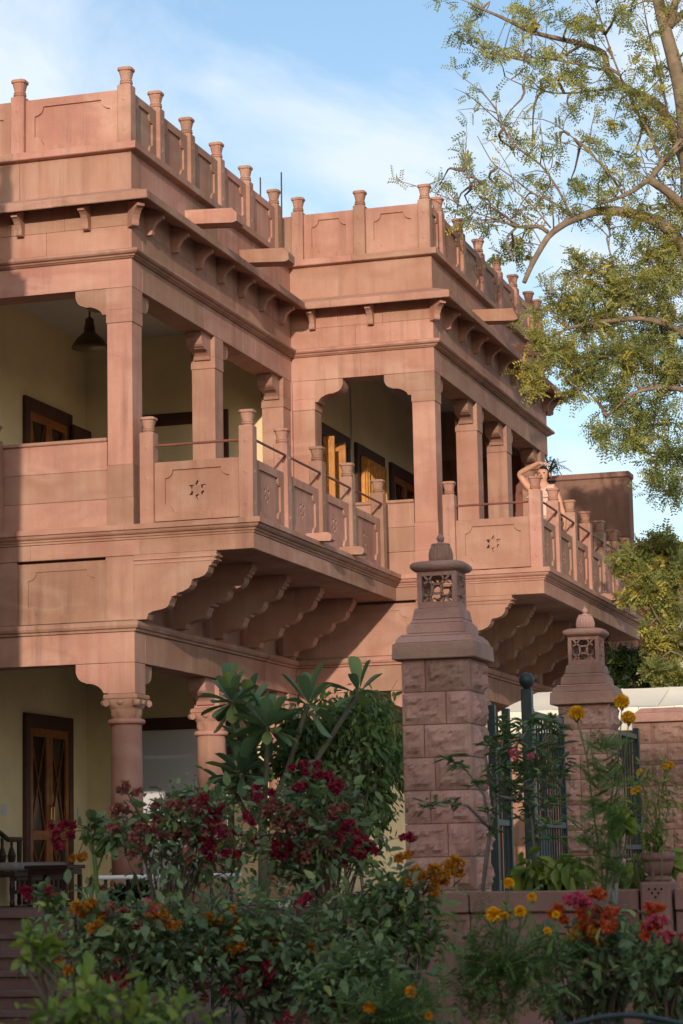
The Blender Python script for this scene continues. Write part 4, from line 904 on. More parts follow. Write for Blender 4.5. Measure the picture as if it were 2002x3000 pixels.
def bush(name, label, cat, group, px, py, D, hw, hh, n, mat, Lf=(.038, .066), aspect=.58, clumps=26, flowers=(), base=None, stem='twig', hang=0.0, spread=.16, depth=.55, fill=.9, tintm=.45, sr=1.0):
    c = PD(px, py, D); s = D / F_PX; rx, rz = hw * s, hh * s; ry = max(rx, rz) * depth
    b = PD(*(base or (px, py + hh)), D); root = empty(name, (b.x, b.y, 0)); tag(root, label, cat, group)
    ax = np.array([RT.x, RT.y, 0]); ax /= np.linalg.norm(ax); ay = np.array([-ax[1], ax[0], 0])
    C = np.array(c); cl = []
    for i in range(clumps):
        d = RNG.normal(0, 1, 3); d /= np.linalg.norm(d); t = RNG.uniform(.25, 1) ** .5 * fill
        cl.append(C + ax * d[0] * rx * t + ay * d[1] * ry * t + UPV * d[2] * rz * t)
    cl = np.array(cl); cl[:, 2] = np.maximum(cl[:, 2], .12)
    w = RNG.uniform(.4, 1.6, clumps); w /= w.sum(); k = RNG.choice(clumps, n, p=w)
    sp = spread * min(1.0, max(rx, rz) * 1.6)
    P = cl[k] + rn(n) * np.array([sp, sp, sp * .8]); P[:, 2] = np.maximum(P[:, 2], .03)
    O = (P - cl[k]); O /= np.linalg.norm(O, axis=1, keepdims=True) + 1e-6
    Dr = O * .7 + rn(n, .6) + UPV * (-.15 - hang); Nr = UPV * (1 - hang * .6) + O * .4 + rn(n, .45)
    ln = RNG.uniform(Lf[0], Lf[1], n) * np.clip(RNG.lognormal(-.08, .32, n), .4, 1.6); T = np.clip(RNG.normal(tintm, .22, n) + (RNG.uniform(0, 1, clumps)[k] - .5) * .3, 0, 1)
    fo = leaf_mesh('foliage', P, Dr, Nr, ln, ln * aspect * RNG.uniform(.8, 1.15, n), T, mat, root, .22); fo['kind'] = 'stuff'
    random.seed(int(px + py)); lines = []
    zc = float(np.mean(cl[:, 2])); zmin = max(.1, zc - rz * .8); forks = []
    for k in range(3):
        f0 = Vector((b.x + random.uniform(-.25, .25) * rx, b.y + random.uniform(-.2, .2) * ry, zmin * random.uniform(.6, 1.0))); forks.append(f0)
        lines.append((curve((b.x + random.uniform(-.05, .05), b.y, 0), f0, 0, 6, .05), [.020 * sr, .019 * sr, .018 * sr, .016 * sr, .015 * sr, .014 * sr, .013 * sr]))
    for q in cl:
        a = min(forks, key=lambda f_: (f_ - Vector(q)).length + random.uniform(0, .3)); lines.append((curve(a, q, -.10 * rx, 6, .12 * max(rx, .2)), [.010 * sr, .009 * sr, .008 * sr, .007 * sr, .006 * sr, .004 * sr, .0025 * sr]))
        for _ in range(2): e = Vector(q) + Vector((random.gauss(0, sp), random.gauss(0, sp), abs(random.gauss(0, sp)))); lines.append((curve(q, e, .01, 3, .02), [.003 * sr, .0025 * sr, .002 * sr, .0015 * sr]))
    stems_mesh('stems', lines, stem, root)
    for (fx, fy, r, m) in flowers:
        f = PD(fx, fy, D - ry * RNG.uniform(.4, .95))
        for _ in range(3): flower(root, f + Vector((random.gauss(0, r * .8), random.gauss(0, r * .6), random.gauss(0, r * .55))), r * random.uniform(.22, .46), m)
        q = min(cl, key=lambda c_: np.linalg.norm(c_ - np.array(f))); stems_mesh('flower_stem', [(curve(q, f, .02, 4, .01), [.004, .004, .003, .003, .002])], stem, root, 4)
    return root
CR, DU, OR, SCA, PK = 'crimson_bract', 'dusty_bract', 'orange_bract', 'scarlet_bract', 'pink_bract'
GB = 'flower bed shrubs'
bush('bougainvillea', 'twiggy crimson and dusty pink bougainvillea in front of the porch column', 'shrub', GB, 545, 2470, 13.2, 230, 165, 1300, 'boug_leaf', clumps=30, spread=.11, base=(520, 2760),
     flowers=[(610, 2360, .055, CR), (655, 2406, .065, CR), (625, 2488, .05, CR), (714, 2406, .05, CR), (510, 2365, .06, DU), (363, 2300, .045, DU), (368, 2342, .055, DU), (355, 2370, .05, DU), (400, 2440, .05, DU), (440, 2420, .05, DU), (523, 2364, .05, DU), (560, 2400, .05, DU), (480, 2395, .04, DU), (672, 2450, .045, DU), (590, 2440, .04, DU), (470, 2440, .05, DU), (530, 2430, .045, DU), (640, 2365, .05, CR), (610, 2470, .05, CR), (420, 2480, .04, DU), (690, 2490, .045, CR), (560, 2490, .04, DU), (345, 2420, .045, DU), (600, 2395, .045, CR)])
bush('bougainvillea', 'tall crimson bougainvillea growing up against the weeping fig', 'shrub', GB, 930, 2430, 13.6, 205, 200, 1700, 'boug_leaf', clumps=32, spread=.12, base=(930, 2800),
     flowers=[(778, 2342, .065, CR), (867, 2258, .04, CR), (918, 2250, .045, CR), (944, 2281, .05, CR), (893, 2304, .05, CR), (974, 2319, .045, CR), (985, 2426, .055, CR), (1040, 2442, .06, CR), (1061, 2498, .06, CR), (826, 2498, .05, CR), (1178, 2452, .03, CR), (857, 2386, .06, DU), (934, 2457, .065, DU), (900, 2480, .06, DU), (800, 2430, .05, DU), (760, 2385, .05, DU), (820, 2375, .05, DU), (880, 2430, .05, DU), (1000, 2370, .04, DU), (1090, 2480, .05, CR), (750, 2470, .045, DU), (960, 2390, .06, DU), (840, 2410, .06, DU), (910, 2400, .055, DU), (900, 2500, .055, DU), (870, 2470, .05, DU), (980, 2480, .055, DU), (1010, 2440, .05, CR), (790, 2480, .05, CR), (730, 2430, .05, CR), (1030, 2500, .05, CR)])
bush('bougainvillea', 'low orange flowered bougainvillea at the foot of the porch steps', 'shrub', GB, 400, 2770, 12.0, 270, 120, 1750, 'boug_leaf', clumps=30, spread=.13,
     flowers=[(217, 2651, .05, OR), (250, 2655, .04, OR), (287, 2676, .05, OR), (472, 2683, .055, OR), (497, 2718, .06, OR), (159, 2756, .045, OR), (150, 2804, .05, OR), (290, 2721, .04, OR), (344, 2651, .05, DU), (421, 2676, .06, PK), (350, 2842, .055, CR), (345, 2880, .04, CR), (455, 2690, .045, OR)])
bush('bougainvillea', 'dense dark leaved bougainvillea with scattered orange clusters in the bed centre', 'shrub', GB, 800, 2790, 12.2, 290, 165, 2400, 'boug_leaf', clumps=40, spread=.14,
     flowers=[(606, 2689, .045, OR), (670, 2689, .035, OR), (663, 2772, .05, OR), (690, 2780, .04, OR), (600, 2791, .035, OR), (794, 2766, .055, OR), (940, 2780, .035, OR), (746, 2836, .055, CR), (778, 2842, .06, CR), (760, 2880, .045, CR), (606, 2906, .05, PK), (823, 2957, .06, PK), (880, 2644, .045, CR), (880, 2970, .05, PK), (720, 2880, .05, DU)])
bush('bougainvillea', 'leafy shrub with orange flowers before the foot of the large gate pillar', 'shrub', GB, 1160, 2690, 12.3, 180, 150, 1400, 'boug_leaf', clumps=28, spread=.12, base=(1180, 2990),
     flowers=[(1185, 2536, .045, OR), (1243, 2575, .05, OR), (1284, 2549, .06, OR), (1332, 2530, .04, OR), (1326, 2562, .055, OR), (1281, 2600, .055, OR), (1351, 2556, .045, OR), (1300, 2530, .04, OR)])
bush('bougainvillea', 'scarlet and orange bougainvillea in front of the low garden wall', 'shrub', GB, 1720, 2840, 11.0, 200, 165, 1250, 'boug_leaf', clumps=32, spread=.12,
     flowers=[(1741, 2645, .05, SCA), (1767, 2677, .06, SCA), (1735, 2696, .065, SCA), (1705, 2668, .05, SCA), (1715, 2640, .04, PK), (1688, 2642, .05, PK), (1697, 2722, .045, OR), (1764, 2738, .04, OR), (1652, 2671, .035, SCA), (1745, 2720, .05, SCA), (1785, 2690, .04, SCA)])
bush('bougainvillea', 'coral red bougainvillea spray below the stone urn', 'shrub', GB, 1960, 2850, 10.6, 120, 150, 900, 'boug_leaf', clumps=20, spread=.12,
     flowers=[(1927, 2690, .045, PK), (1939, 2735, .05, PK), (1965, 2754, .055, PK), (1914, 2722, .035, SCA), (1995, 2760, .045, PK), (1920, 2665, .025, SCA)])
bush('rose_bush', 'thin stemmed rose with one crimson bloom beside the porch door', 'shrub', GB, 300, 2440, 14.0, 75, 55, 130, 'boug_leaf', clumps=10, spread=.08, Lf=(.06, .09), base=(270, 2720), stem='green_stem',
     flowers=[(170, 2440, .055, CR), (195, 2415, .05, CR), (160, 2455, .04, CR), (223, 2517, .04, OR)])
bush('rose_bush', 'small pink rose in the bed beneath the side table', 'shrub', GB, 150, 2640, 14.4, 60, 45, 90, 'boug_leaf', clumps=8, spread=.07, Lf=(.05, .08), base=(150, 2740), stem='green_stem', flowers=[(95, 2630, .045, CR), (145, 2605, .03, PK), (270, 2595, .05, DU)])
bush('leafy_shrub', 'bright green soft leaved shrub nearest the camera at the bottom edge', 'shrub', GB, 330, 2985, 7.4, 330, 105, 520, 'bright_leaf', Lf=(.03, .06), clumps=30, spread=.07, depth=.4, tintm=.5)
bush('leafy_shrub', 'single upright bright green sprig at the left end of the bed', 'shrub', GB, 110, 2790, 8.0, 50, 95, 70, 'bright_leaf', Lf=(.04, .065), clumps=9, spread=.04, base=(150, 2990), tintm=.6)
bush('leafy_shrub', 'fine dark shrub filling the bed between orange flowers and low wall', 'shrub', GB, 1080, 2900, 11.2, 190, 120, 1500, 'boug_leaf', clumps=22, spread=.12)
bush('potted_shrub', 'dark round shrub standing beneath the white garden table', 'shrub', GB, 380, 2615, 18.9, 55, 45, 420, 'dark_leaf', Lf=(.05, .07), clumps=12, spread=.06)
# marigold foliage: finely cut leaves
def fern(name, label, px, py, D, hw, hh, n, heads, head_mat):
    c = PD(px, py, D); s = D / F_PX; rx, rz = hw * s, hh * s; root = empty(name, (c.x, c.y, 0)); tag(root, label, 'flower', GB); 
    ax = np.array([RT.x, RT.y, 0]); ax /= np.linalg.norm(ax); ay = np.array([-ax[1], ax[0], 0]); C = np.array(c)
    P = []; Dr = []; Nr = []; T = []
    for i in range(n):
        d = RNG.normal(0, .5, 3); p = C + ax * d[0] * rx + ay * d[1] * rx * .7 + UPV * d[2] * rz; p[2] = max(p[2], .1)
        dr = RNG.normal(0, 1, 3) + UPV * .3; dr /= np.linalg.norm(dr); nr = UPV + RNG.normal(0, .4, 3); sd = np.cross(dr, nr); sd /= np.linalg.norm(sd); t = np.clip(RNG.normal(.5, .2), 0, 1)
        for k in range(6):
            for sg in (-1, 1): P.append(p + dr * .016 * (k + 1)); Dr.append(sd * sg + dr * .7); Nr.append(nr); T.append(t)
        P.append(p + dr * .09); Dr.append(dr); Nr.append(nr); T.append(t)
    fo = leaf_mesh('foliage', P, Dr, Nr, .038, .009, T, 'fern_leaf', root, .1, True); fo['kind'] = 'stuff'
    for (fx, fy, r) in heads: marigold(root, PD(fx, fy, D - rx * .5), r, head_mat, C)
    return root
def marigold(root, c, r, mat, base=None, stem=True):
    n = 70; i = np.arange(n); th = i * 2.39996; el = np.linspace(-1.0, 1.5, n); o = np.stack([np.cos(th) * np.cos(el), np.sin(th) * np.cos(el), np.sin(el)], 1)
    C = np.array(c); leaf_mesh('flower_head', C + o * r * np.array([.62, .62, .55]), o + rn(n, .15), o + UPV * .6 + rn(n, .2), r * .55, r * .50, np.clip(RNG.normal(.5, .3, n), 0, 1), mat, root, .4)
    leaf_mesh('flower_core', C + o * r * np.array([.30, .30, .30]), o + rn(n, .2), o + UPV * .6 + rn(n, .3), r * .55, r * .55, np.clip(RNG.normal(.45, .3, n), 0, 1), mat, root, .4)
    mb = MB(); mb.lathe((c[0], c[1], c[2] - r * .95), [(.004, -.01), (r * .3, .0), (r * .4, r * .5), (r * .3, r * .7)], 8)
    if base is not None: mb.tube(curve(Vector((base[0], base[1], base[2])), Vector((c[0], c[1], c[2] - r * .7)), .0, 5, .02), .004, 5)
    mb.build('flower_stalk', 'green_stem', root, True)
fern('marigold_plant', 'feathery green marigold with yellow blooms at the low wall', 1470, 2860, 10.6, 175, 150, 420, [(1447, 2680, .034), (1524, 2671, .026), (1604, 2728, .017), (1629, 2680, .018), (1559, 2629, .020), (1479, 2683, .018), (1492, 2588, .024)], 'yellow_petal')
fern('marigold_plant', 'low marigold with small orange pompom blooms at the bottom of the bed', 1150, 2960, 10.0, 120, 60, 160, [(1204, 2907, .024), (1083, 2952, .026), (1256, 2977, .017)], 'marigold_petal')
# tall marigolds in front of the second lantern pillar
TM = empty('marigold_plant', PD(1770, 2640, 11.6) * 1.0); tag(TM, 'tall lanky marigold with three big yellow heads before the second lantern pillar', 'flower', GB)
b0 = PD(1770, 2640, 11.6)
for (fx, fy, r) in ((1690, 2090, .037), (1822, 2056, .036), (1842, 2103, .033)):
    p = PD(fx, fy, 11.6); marigold(TM, p, r, 'yellow_petal'); 
    m1 = PD(1765 + (fx - 1765) * .35, 2380, 11.65); stems_mesh('stem', [([b0, b0.lerp(m1, .5) + Vector((.01, 0, 0)), m1, m1.lerp(p, .55) + Vector((.015, 0, -.01)), p - Vector((0, 0, .02))], [.007, .006, .005, .004, .003])], 'green_stem', TM)
P = []; Dr = []; Nr = []; T = []
for i in range(190):
    t = RNG.uniform(0, 1); cxp = 1770 + RNG.normal(0, 26 + 26 * (1 - t)); p = np.array(PD(cxp, 2600 - 430 * t, 11.6 + RNG.normal(0, .08)))
    dr = np.array([RNG.normal(0, 1), RNG.normal(0, 1), RNG.uniform(.2, 1.1)]); dr /= np.linalg.norm(dr); nr = UPV + RNG.normal(0, .5, 3); sd = np.cross(dr, nr); sd /= np.linalg.norm(sd)
    for k in range(6):
        for sg in (-1, 1): P.append(p + dr * .014 * k); Dr.append(sd * sg + dr * .9); Nr.append(nr); T.append(.3 + .5 * RNG.uniform())
fo = leaf_mesh('foliage', P, Dr, Nr, .045, .008, T, 'fern_leaf', TM, .1, True); fo['kind'] = 'stuff'
# small yellow daisies by the side gate
WY = bush('tall_weed', 'wispy yellow green weed with small yellow daisies before the flat capped pillar', 'weed', GB, 1925, 2380, 13.5, 85, 150, 520, 'lime_leaf', Lf=(.02, .045), aspect=.3, clumps=24, spread=.10, base=(1930, 2640), stem='green_stem', tintm=.35, sr=.28)
for fx, fy in ((1875, 2263), (1950, 2247), (1965, 2240), (1870, 2312), (1857, 2320)): marigold(WY, PD(fx, fy, 13.4), .019, 'yellow_petal', PD(fx * .5 + 965, fy + 90, 13.45))
bush('lime_vine', 'drooping lime green leaved plant in front of the second lantern pillar', 'plant', GB, 1655, 2545, 13.8, 120, 55, 190, 'lime_leaf', Lf=(.08, .13), aspect=.5, clumps=16, spread=.09, hang=.8, base=(1660, 2660), stem='green_stem', tintm=.35, sr=.4)
bush('lime_vine', 'hanging lime green leaf cluster beside the marigold stems', 'plant', GB, 1822, 2390, 13.4, 32, 45, 48, 'lime_leaf', Lf=(.08, .13), aspect=.5, clumps=6, spread=.05, hang=.9, base=(1800, 2640), stem='grey_twig')
bush('lime_vine', 'yellow green large leaved creeper behind the urn post', 'plant', GB, 1900, 2540, 14.1, 115, 50, 110, 'lime_leaf', Lf=(.09, .14), aspect=.5, clumps=12, spread=.08, hang=.8, base=(1890, 2650), stem='grey_twig', tintm=.6)
bush('urn_plant', 'small lime leaved plant growing in the stone urn', 'plant', GB, 1917, 2462, 13.52, 32, 22, 26, 'lime_leaf', Lf=(.05, .09), aspect=.6, clumps=5, spread=.03, hang=.5, tintm=.6, base=(1917, 2500))
# sparse woody oleander before the pillar and gate
def oleander():
    D = 14.0; b = PD(1420, 2640, D); root = empty('oleander', (b.x, b.y, 0)); tag(root, 'sparse woody oleander with leaf tufts before the gate and large pillar', 'shrub', GB)
    L_ = []; tips = []
    def br(pts, r0, r1):
        w = [PD(x, y, D + dd) for x, y, dd in pts]; n = len(w); L_.append((w, [r0 + (r1 - r0) * i / (n - 1) for i in range(n)])); return w
    for pts in ([(1410, 2650, 0), (1425, 2500, 0), (1448, 2370, 0), (1462, 2260, 0), (1475, 2150, .05), (1480, 2105, .1)], [(1410, 2650, 0), (1440, 2430, 0), (1420, 2330, -.05), (1370, 2260, -.1), (1320, 2222, -.15)], [(1450, 2360, 0), (1510, 2290, .1), (1570, 2220, .15), (1600, 2150, .2), (1615, 2110, .2)], [(1440, 2430, 0), (1370, 2360, -.1), (1290, 2350, -.2), (1250, 2362, -.25)], [(1462, 2260, 0), (1500, 2200, -.1), (1540, 2150, -.1), (1555, 2110, -.1)], [(1560, 2520, .2), (1610, 2400, .2), (1640, 2310, .2), (1655, 2230, .2)], [(1570, 2540, .1), (1560, 2420, .1), (1545, 2330, .1), (1530, 2250, .1)], [(1620, 2240, .2), (1600, 2180, .2), (1650, 2130, .25)], [(1450, 2330, 0), (1500, 2340, -.15), (1560, 2300, -.2), (1590, 2260, -.2)], [(1440, 2300, 0), (1420, 2200, .05), (1440, 2160, .1)]):
        w = br(pts, .011, .004); tips.append(w[-1]); tips += [w[i].lerp(w[i + 1], .5) for i in range(1, len(w) - 1)]
    for (x, y) in ((1500, 2200), (1520, 2240), (1545, 2200), (1560, 2250), (1580, 2280), (1500, 2260), (1470, 2210), (1440, 2250), (1600, 2220), (1535, 2290), (1625, 2280), (1490, 2320), (1570, 2190), (1460, 2180), (1510, 2160), (1480, 2150), (1600, 2300), (1620, 2200), (1560, 2330), (1520, 2350), (1590, 2370), (1635, 2340), (1540, 2400), (1490, 2380), (1610, 2420), (1450, 2290), (1530, 2130), (1590, 2140), (1640, 2170), (1575, 2240), (1615, 2250), (1500, 2290), (1550, 2280), (1480, 2250), (1650, 2260), (1570, 2450), (1625, 2460)): tips.append(PD(x, y, D + random.uniform(-.2, .2)))
    stems_mesh('stems', L_, 'grey_twig', root)
    P = []; Dr = []; Nr = []; T = []
    for t in tips:
        n = random.randint(8, 14)
        for k in range(n):
            a = RNG.uniform(0, 6.28); d = np.array([math.cos(a), math.sin(a), RNG.uniform(-.5, .9)]); P.append(np.array(t) + RNG.normal(0, .012, 3)); Dr.append(d); Nr.append(UPV + RNG.normal(0, .3, 3)); T.append(np.clip(RNG.normal(.4, .25), 0, 1))
    n = len(P); fo = leaf_mesh('foliage', P, Dr, Nr, RNG.uniform(.05, .105, n), RNG.uniform(.018, .032, n), T, 'boug_leaf', root, .25); fo['kind'] = 'stuff'
    for (x, y) in ((1508, 2215), (1555, 2217), (1503, 2205)): flower(root, PD(x, y, D - .2), .013, PK, 10)
oleander()
random.seed(5)
# plumeria: every leaf is big enough to stand alone
def plumeria():
    D = 18.4; b = PD(770, 2650, D); root = empty('plumeria', (b.x, b.y, 0)); tag(root, 'plumeria with rosettes of long leathery leaves beside the second porch column', 'small tree')
    tips = [(680, 2055, .0, 26), (785, 2130, -.15, 28), (903, 2062, .1, 14), (705, 2265, -.1, 26), (1051, 2030, .3, 8), (690, 2325, .1, 18), (745, 2200, .25, 20), (735, 2080, .3, 12)]
    fork = PD(770, 2400, D); L_ = [([Vector((b.x, b.y, 0)), PD(772, 2560, D), fork], [.05, .042, .036])]; 
    shape = [(0, .10), (.12, .20), (.3, .55), (.5, .86), (.70, 1.0), (.86, .92), (.95, .66), (1.0, .22)]
    mb = MB()
    for (t, w) in shape:
        for s in (-1, 0, 1): mb.v.append((s * w * .5, t, (abs(s) * .10 * w) - .05 * t * t))
    for i in range(len(shape) - 1):
        for j in (0, 1): a = i * 3 + j; mb.f.append((a, a + 1, a + 4, a + 3))
    variants = []
    for k in range(5):
        me = mb.mesh('plumeria_leaf', False); at = me.attributes.new('tint', 'FLOAT', 'FACE'); at.data.foreach_set('value', [.15 + .17 * k] * len(me.polygons)); me.materials.append(MAT['plumeria_leaf']); me.polygons.foreach_set('use_smooth', [True] * len(me.polygons)); variants.append(me)
    for (x, y, dd, n) in tips:
        tp = PD(x, y, D + dd); mid = fork.lerp(tp, .5) + Vector((0, 0, -.10)); L_.append(([fork, fork.lerp(mid, .6) + Vector((0, 0, -.02)), mid, tp], [.03, .026, .022, .02]))
        for k in range(n):
            a = k * 2.39996 + random.uniform(-.2, .2); el = R(76 - 128 * (k / n) + random.uniform(-14, 14)); d = Vector((math.cos(a) * math.cos(el), math.sin(a) * math.cos(el), math.sin(el)))
            nr = Vector((0, 0, 1)) if abs(d.z) < .8 else Vector((-math.cos(a), -math.sin(a), .3)); s = d.cross(nr).normalized(); nn_ = s.cross(d).normalized()
            ln = random.uniform(.20, .32); w = ln * random.uniform(.33, .42)
            o = bpy.data.objects.new('leaf', random.choice(variants)); COL.objects.link(o); o.parent = root
            M = Matrix(((s.x * w, d.x * ln, nn_.x * ln, 0), (s.y * w, d.y * ln, nn_.y * ln, 0), (s.z * w, d.z * ln, nn_.z * ln, 0), (0, 0, 0, 1)))
            M.translation = tp - Vector((b.x, b.y, 0)) + d * .02 - Vector((0, 0, .012 * (k / n))); o.matrix_local = M
    stems_mesh('trunk', L_, 'plumeria_bark', root, 8)
plumeria()
# dry flower head that leans from the plumeria side
bush('weeping_fig', 'dense weeping fig with small glossy hanging leaves beside the large gate pillar', 'small tree', None, 1022, 2235, 19.3, 150, 225, 6500, 'fig_leaf', tintm=.6, Lf=(.055, .085), aspect=.45, clumps=95, spread=.10, hang=1.0, depth=.8, base=(1030, 2640), stem='bark_grey', fill=1.0)
bush('climbing_vine', 'leafy vine growing between the plumeria and the weeping fig', 'small tree', None, 860, 2210, 18.9, 75, 130, 1000, 'fig_leaf', Lf=(.05, .08), aspect=.5, clumps=16, spread=.08, hang=.6, base=(880, 2560), stem='twig')

# ------------------------------------------------------------------ trees
def tree(name, label, clumps, limbs, Vp, leafmat, barkmat, leaf=.17, pairs=5, lw=.016, ll=.042, dens=1.0, autobr=True, tm=.45, base=None, twigs=0, rs=1.0):
    b = base or PV(max(l_[0][0][1] for l_ in limbs) and [l_[0][0][0] for l_ in limbs if l_[0][0][1] > 2000][0], 2500, Vp); root = empty(name, (b[0], b[1], 0)); tag(root, label, 'tree')
    lines = []; nodes = []
    for pts, r0, r1 in limbs:
        w = [PV(p[0], p[1], Vp + (p[2] if len(p) > 2 else 0)) if len(p) < 4 else Vector(p[:3]) for p in pts]
        dn = []
        for a, c in zip(w[:-1], w[1:]): dn += [a.lerp(c, k / 3) for k in range(3)]
        dn.append(w[-1])
        for i in range(2, len(dn) - 2): dn[i] = (dn[i - 1] + dn[i] * 2 + dn[i + 1]) / 4
        n = len(dn); lines.append((dn, [r0 + (r1 - r0) * i / (n - 1) for i in range(n)])); nodes += dn
    P = []; Dr = []; Nr = []; T = []
    def spray(p, d, t):
        nr = UPV * .35 + RNG.normal(0, .8, 3); sd = np.cross(d, nr); sd /= np.linalg.norm(sd) + 1e-9; lf = leaf * RNG.uniform(.7, 1.2)
        for k in range(pairs):
            q = p + d * lf * (k + .6) / pairs - UPV * .018 * (k / pairs) ** 2
            for sg in (-1, 1): P.append(q); Dr.append(sd * sg + d * .55); Nr.append(nr); T.append(np.clip(t + RNG.normal(0, .10), 0, 1))
    NA = np.array([list(q) for q in nodes])
    for (x, y, r, n, dv, tt) in clumps:
        c = PV(x, y, Vp + dv); s = (c - CAM).length / F_PX; rad = r * s * rs; C = np.array(c)
        if autobr:
            k = int(np.argmin(np.linalg.norm(NA - C, axis=1))); a = Vector(NA[k]); lines.append((curve(a, c, .06, 5, .10), [.022, .018, .014, .011, .008, .004]))
        for j in range(max(1 if n < 3 else 3, int(n * dens / 9))):
            d = RNG.normal(0, 1, 3); d /= np.linalg.norm(d); tip = C + d * rad * RNG.uniform(.3, 1.05) * np.array([1, 1, .8])
            a = c.lerp(Vector(tip), RNG.uniform(0, .3)); pts = curve(a, tip, -.02, 4, .04); lines.append((pts, [.006, .005, .004, .003, .002]))
            t = np.clip(tm + tt + RNG.normal(0, .16), 0, 1)
            for q in range(9):
                f = RNG.uniform(.25, 1.0); p = np.array(a.lerp(Vector(tip), f)) + RNG.normal(0, .035, 3); dr = RNG.normal(0, .8, 3) + d * .7 + UPV * -.05; dr /= np.linalg.norm(dr); spray(p, dr, t)
    # free twigs carrying tufts along the limbs
    for i in range(twigs):
        a = nodes[random.randrange(len(nodes))]; d = Vector((random.gauss(-.25, .6), random.gauss(0, .6), random.uniform(.1, 1.0))).normalized(); ln = random.uniform(.35, 1.0); e = a + d * ln
        lines.append((curve(a, e, .04, 5, .05), [.009, .007, .006, .005, .004, .002])); t = np.clip(tm + RNG.normal(0, .2), 0, 1)
        for q in range(random.randint(3, 9)): 
            f = random.uniform(.45, 1.0); dr = RNG.normal(0, .8, 3) + np.array(d) * .4; dr /= np.linalg.norm(dr); spray(np.array(a.lerp(e, f)), dr, t)
    stems_mesh('trunk', lines, barkmat, root, 6)
    fo = leaf_mesh('crown', P, Dr, Nr, ll * RNG.uniform(.75, 1.2, len(P)), lw * RNG.uniform(.8, 1.2, len(P)), T, leafmat, root, .15, True); fo['kind'] = 'stuff'
    return root
TV = 6.6
limbs = [([(1930, 0, 0), (1915, -120, 0), (1940, -260, .1), (1970, -380, .2)], .065, .02), ([(2030, 700, 0), (2100, 500, .3), (2180, 300, .5), (2230, 100, .6)], .06, .02), ([(2035, 1000, 0), (2120, 880, -.3), (2220, 760, -.5)], .05, .015), ([(2040, 2400, 0), (2060, 1800, 0), (2050, 1300, 0), (2035, 900, 0), (2025, 600, 0), (2002, 288, 0), (1979, 192, 0), (1945, 72, 0), (1921, -30, 0)], .17, .07),
         ([(1962, 80, 0), (1975, 30, 0), (1986, -40, 0)], .06, .05), ([(1950, 90, .0), (2000, 40, .2), (2040, 10, .3)], .05, .04),
         ([(2030, 800, 0), (2002, 719, 0), (1945, 657, -.1), (1873, 628, -.2), (1778, 614, -.3), (1730, 623, -.4), (1658, 652, -.5), (1605, 691, -.6), (1557, 777, -.7), (1536, 828, -.75)], .085, .03),
         ([(1605, 680, -.6), (1581, 662, -.6), (1523, 667, -.7), (1461, 645, -.8), (1400, 655, -.9)], .03, .010),
         ([(1510, 668, -.7), (1480, 705, -.75), (1500, 750, -.8), (1530, 800, -.8)], .014, .006),
         ([(2030, 560, 0), (2002, 460, .1), (1960, 350, .2), (1921, 297, .3), (1816, 254, .4), (1777, 206, .4), (1773, 153, .4), (1710, 129, .3), (1557, 96, .1), (1466, 48, 0), (1384, 15, -.1)], .08, .014),
         ([(2002, 412, -.2), (1940, 480, -.3), (1902, 528, -.4), (1830, 575, -.5), (1750, 600, -.5)], .05, .016), ([(1905, 528, -.4), (1955, 560, -.2), (2010, 610, 0)], .05, .06),
         ([(1677, 640, -.45), (1640, 560, -.5), (1586, 480, -.5), (1499, 422, -.6), (1461, 355, -.6), (1456, 321, -.6)], .018, .006),
         ([(1682, 640, -.4), (1620, 590, -.5), (1557, 566, -.6), (1490, 510, -.7), (1442, 480, -.7), (1399, 398, -.8)], .015, .005),
         ([(1614, 668, -.6), (1560, 600, -.7), (1510, 560, -.7), (1470, 520, -.8)], .012, .005), ([(1520, 660, -.7), (1440, 610, -.8), (1390, 560, -.8), (1360, 500, -.8)], .011, .004), ([(1461, 645, -.8), (1350, 610, -.9), (1310, 560, -.9), (1290, 540, -.9)], .009, .004),
         ([(1710, 129, .3), (1640, 170, .2), (1560, 185, .1), (1480, 165, 0), (1400, 150, 0)], .02, .006), ([(1777, 206, .4), (1700, 190, .3), (1600, 170, .2), (1470, 165, .1), (1390, 140, 0), (1330, 95, 0)], .015, .005),
         ([(1816, 254, .4), (1720, 270, .3), (1620, 275, .2), (1530, 250, .1), (1480, 225, .1)], .016, .005), ([(1830, 575, -.5), (1780, 500, -.4), (1700, 420, -.3), (1650, 380, -.3)], .016, .005),
         ([(1940, 480, -.3), (1900, 380, -.2), (1850, 300, -.1), (1800, 180, 0), (1760, 60, 0), (1740, -20, 0)], .02, .008), ([(1960, 350, .2), (1935, 220, .3), (1900, 100, .4), (1880, -20, .4)], .018, .007),
         ([(1778, 614, -.3), (1790, 700, -.3), (1775, 690, -.4), (1800, 790, -.4), (1815, 900, -.4)], .015, .008), ([(2030, 1000, 0), (1960, 950, -.2), (1880, 930, -.4), (1780, 940, -.6), (1660, 960, -.8), (1580, 1010, -.9)], .05, .012), ([(2035, 1150, 0), (1950, 1130, -.3), (1850, 1150, -.5), (1780, 1220, -.6)], .04, .010), ([(2040, 1400, 0), (1990, 1330, -.1), (1930, 1330, -.2), (1860, 1320, -.3)], .03, .01)]
cl = []
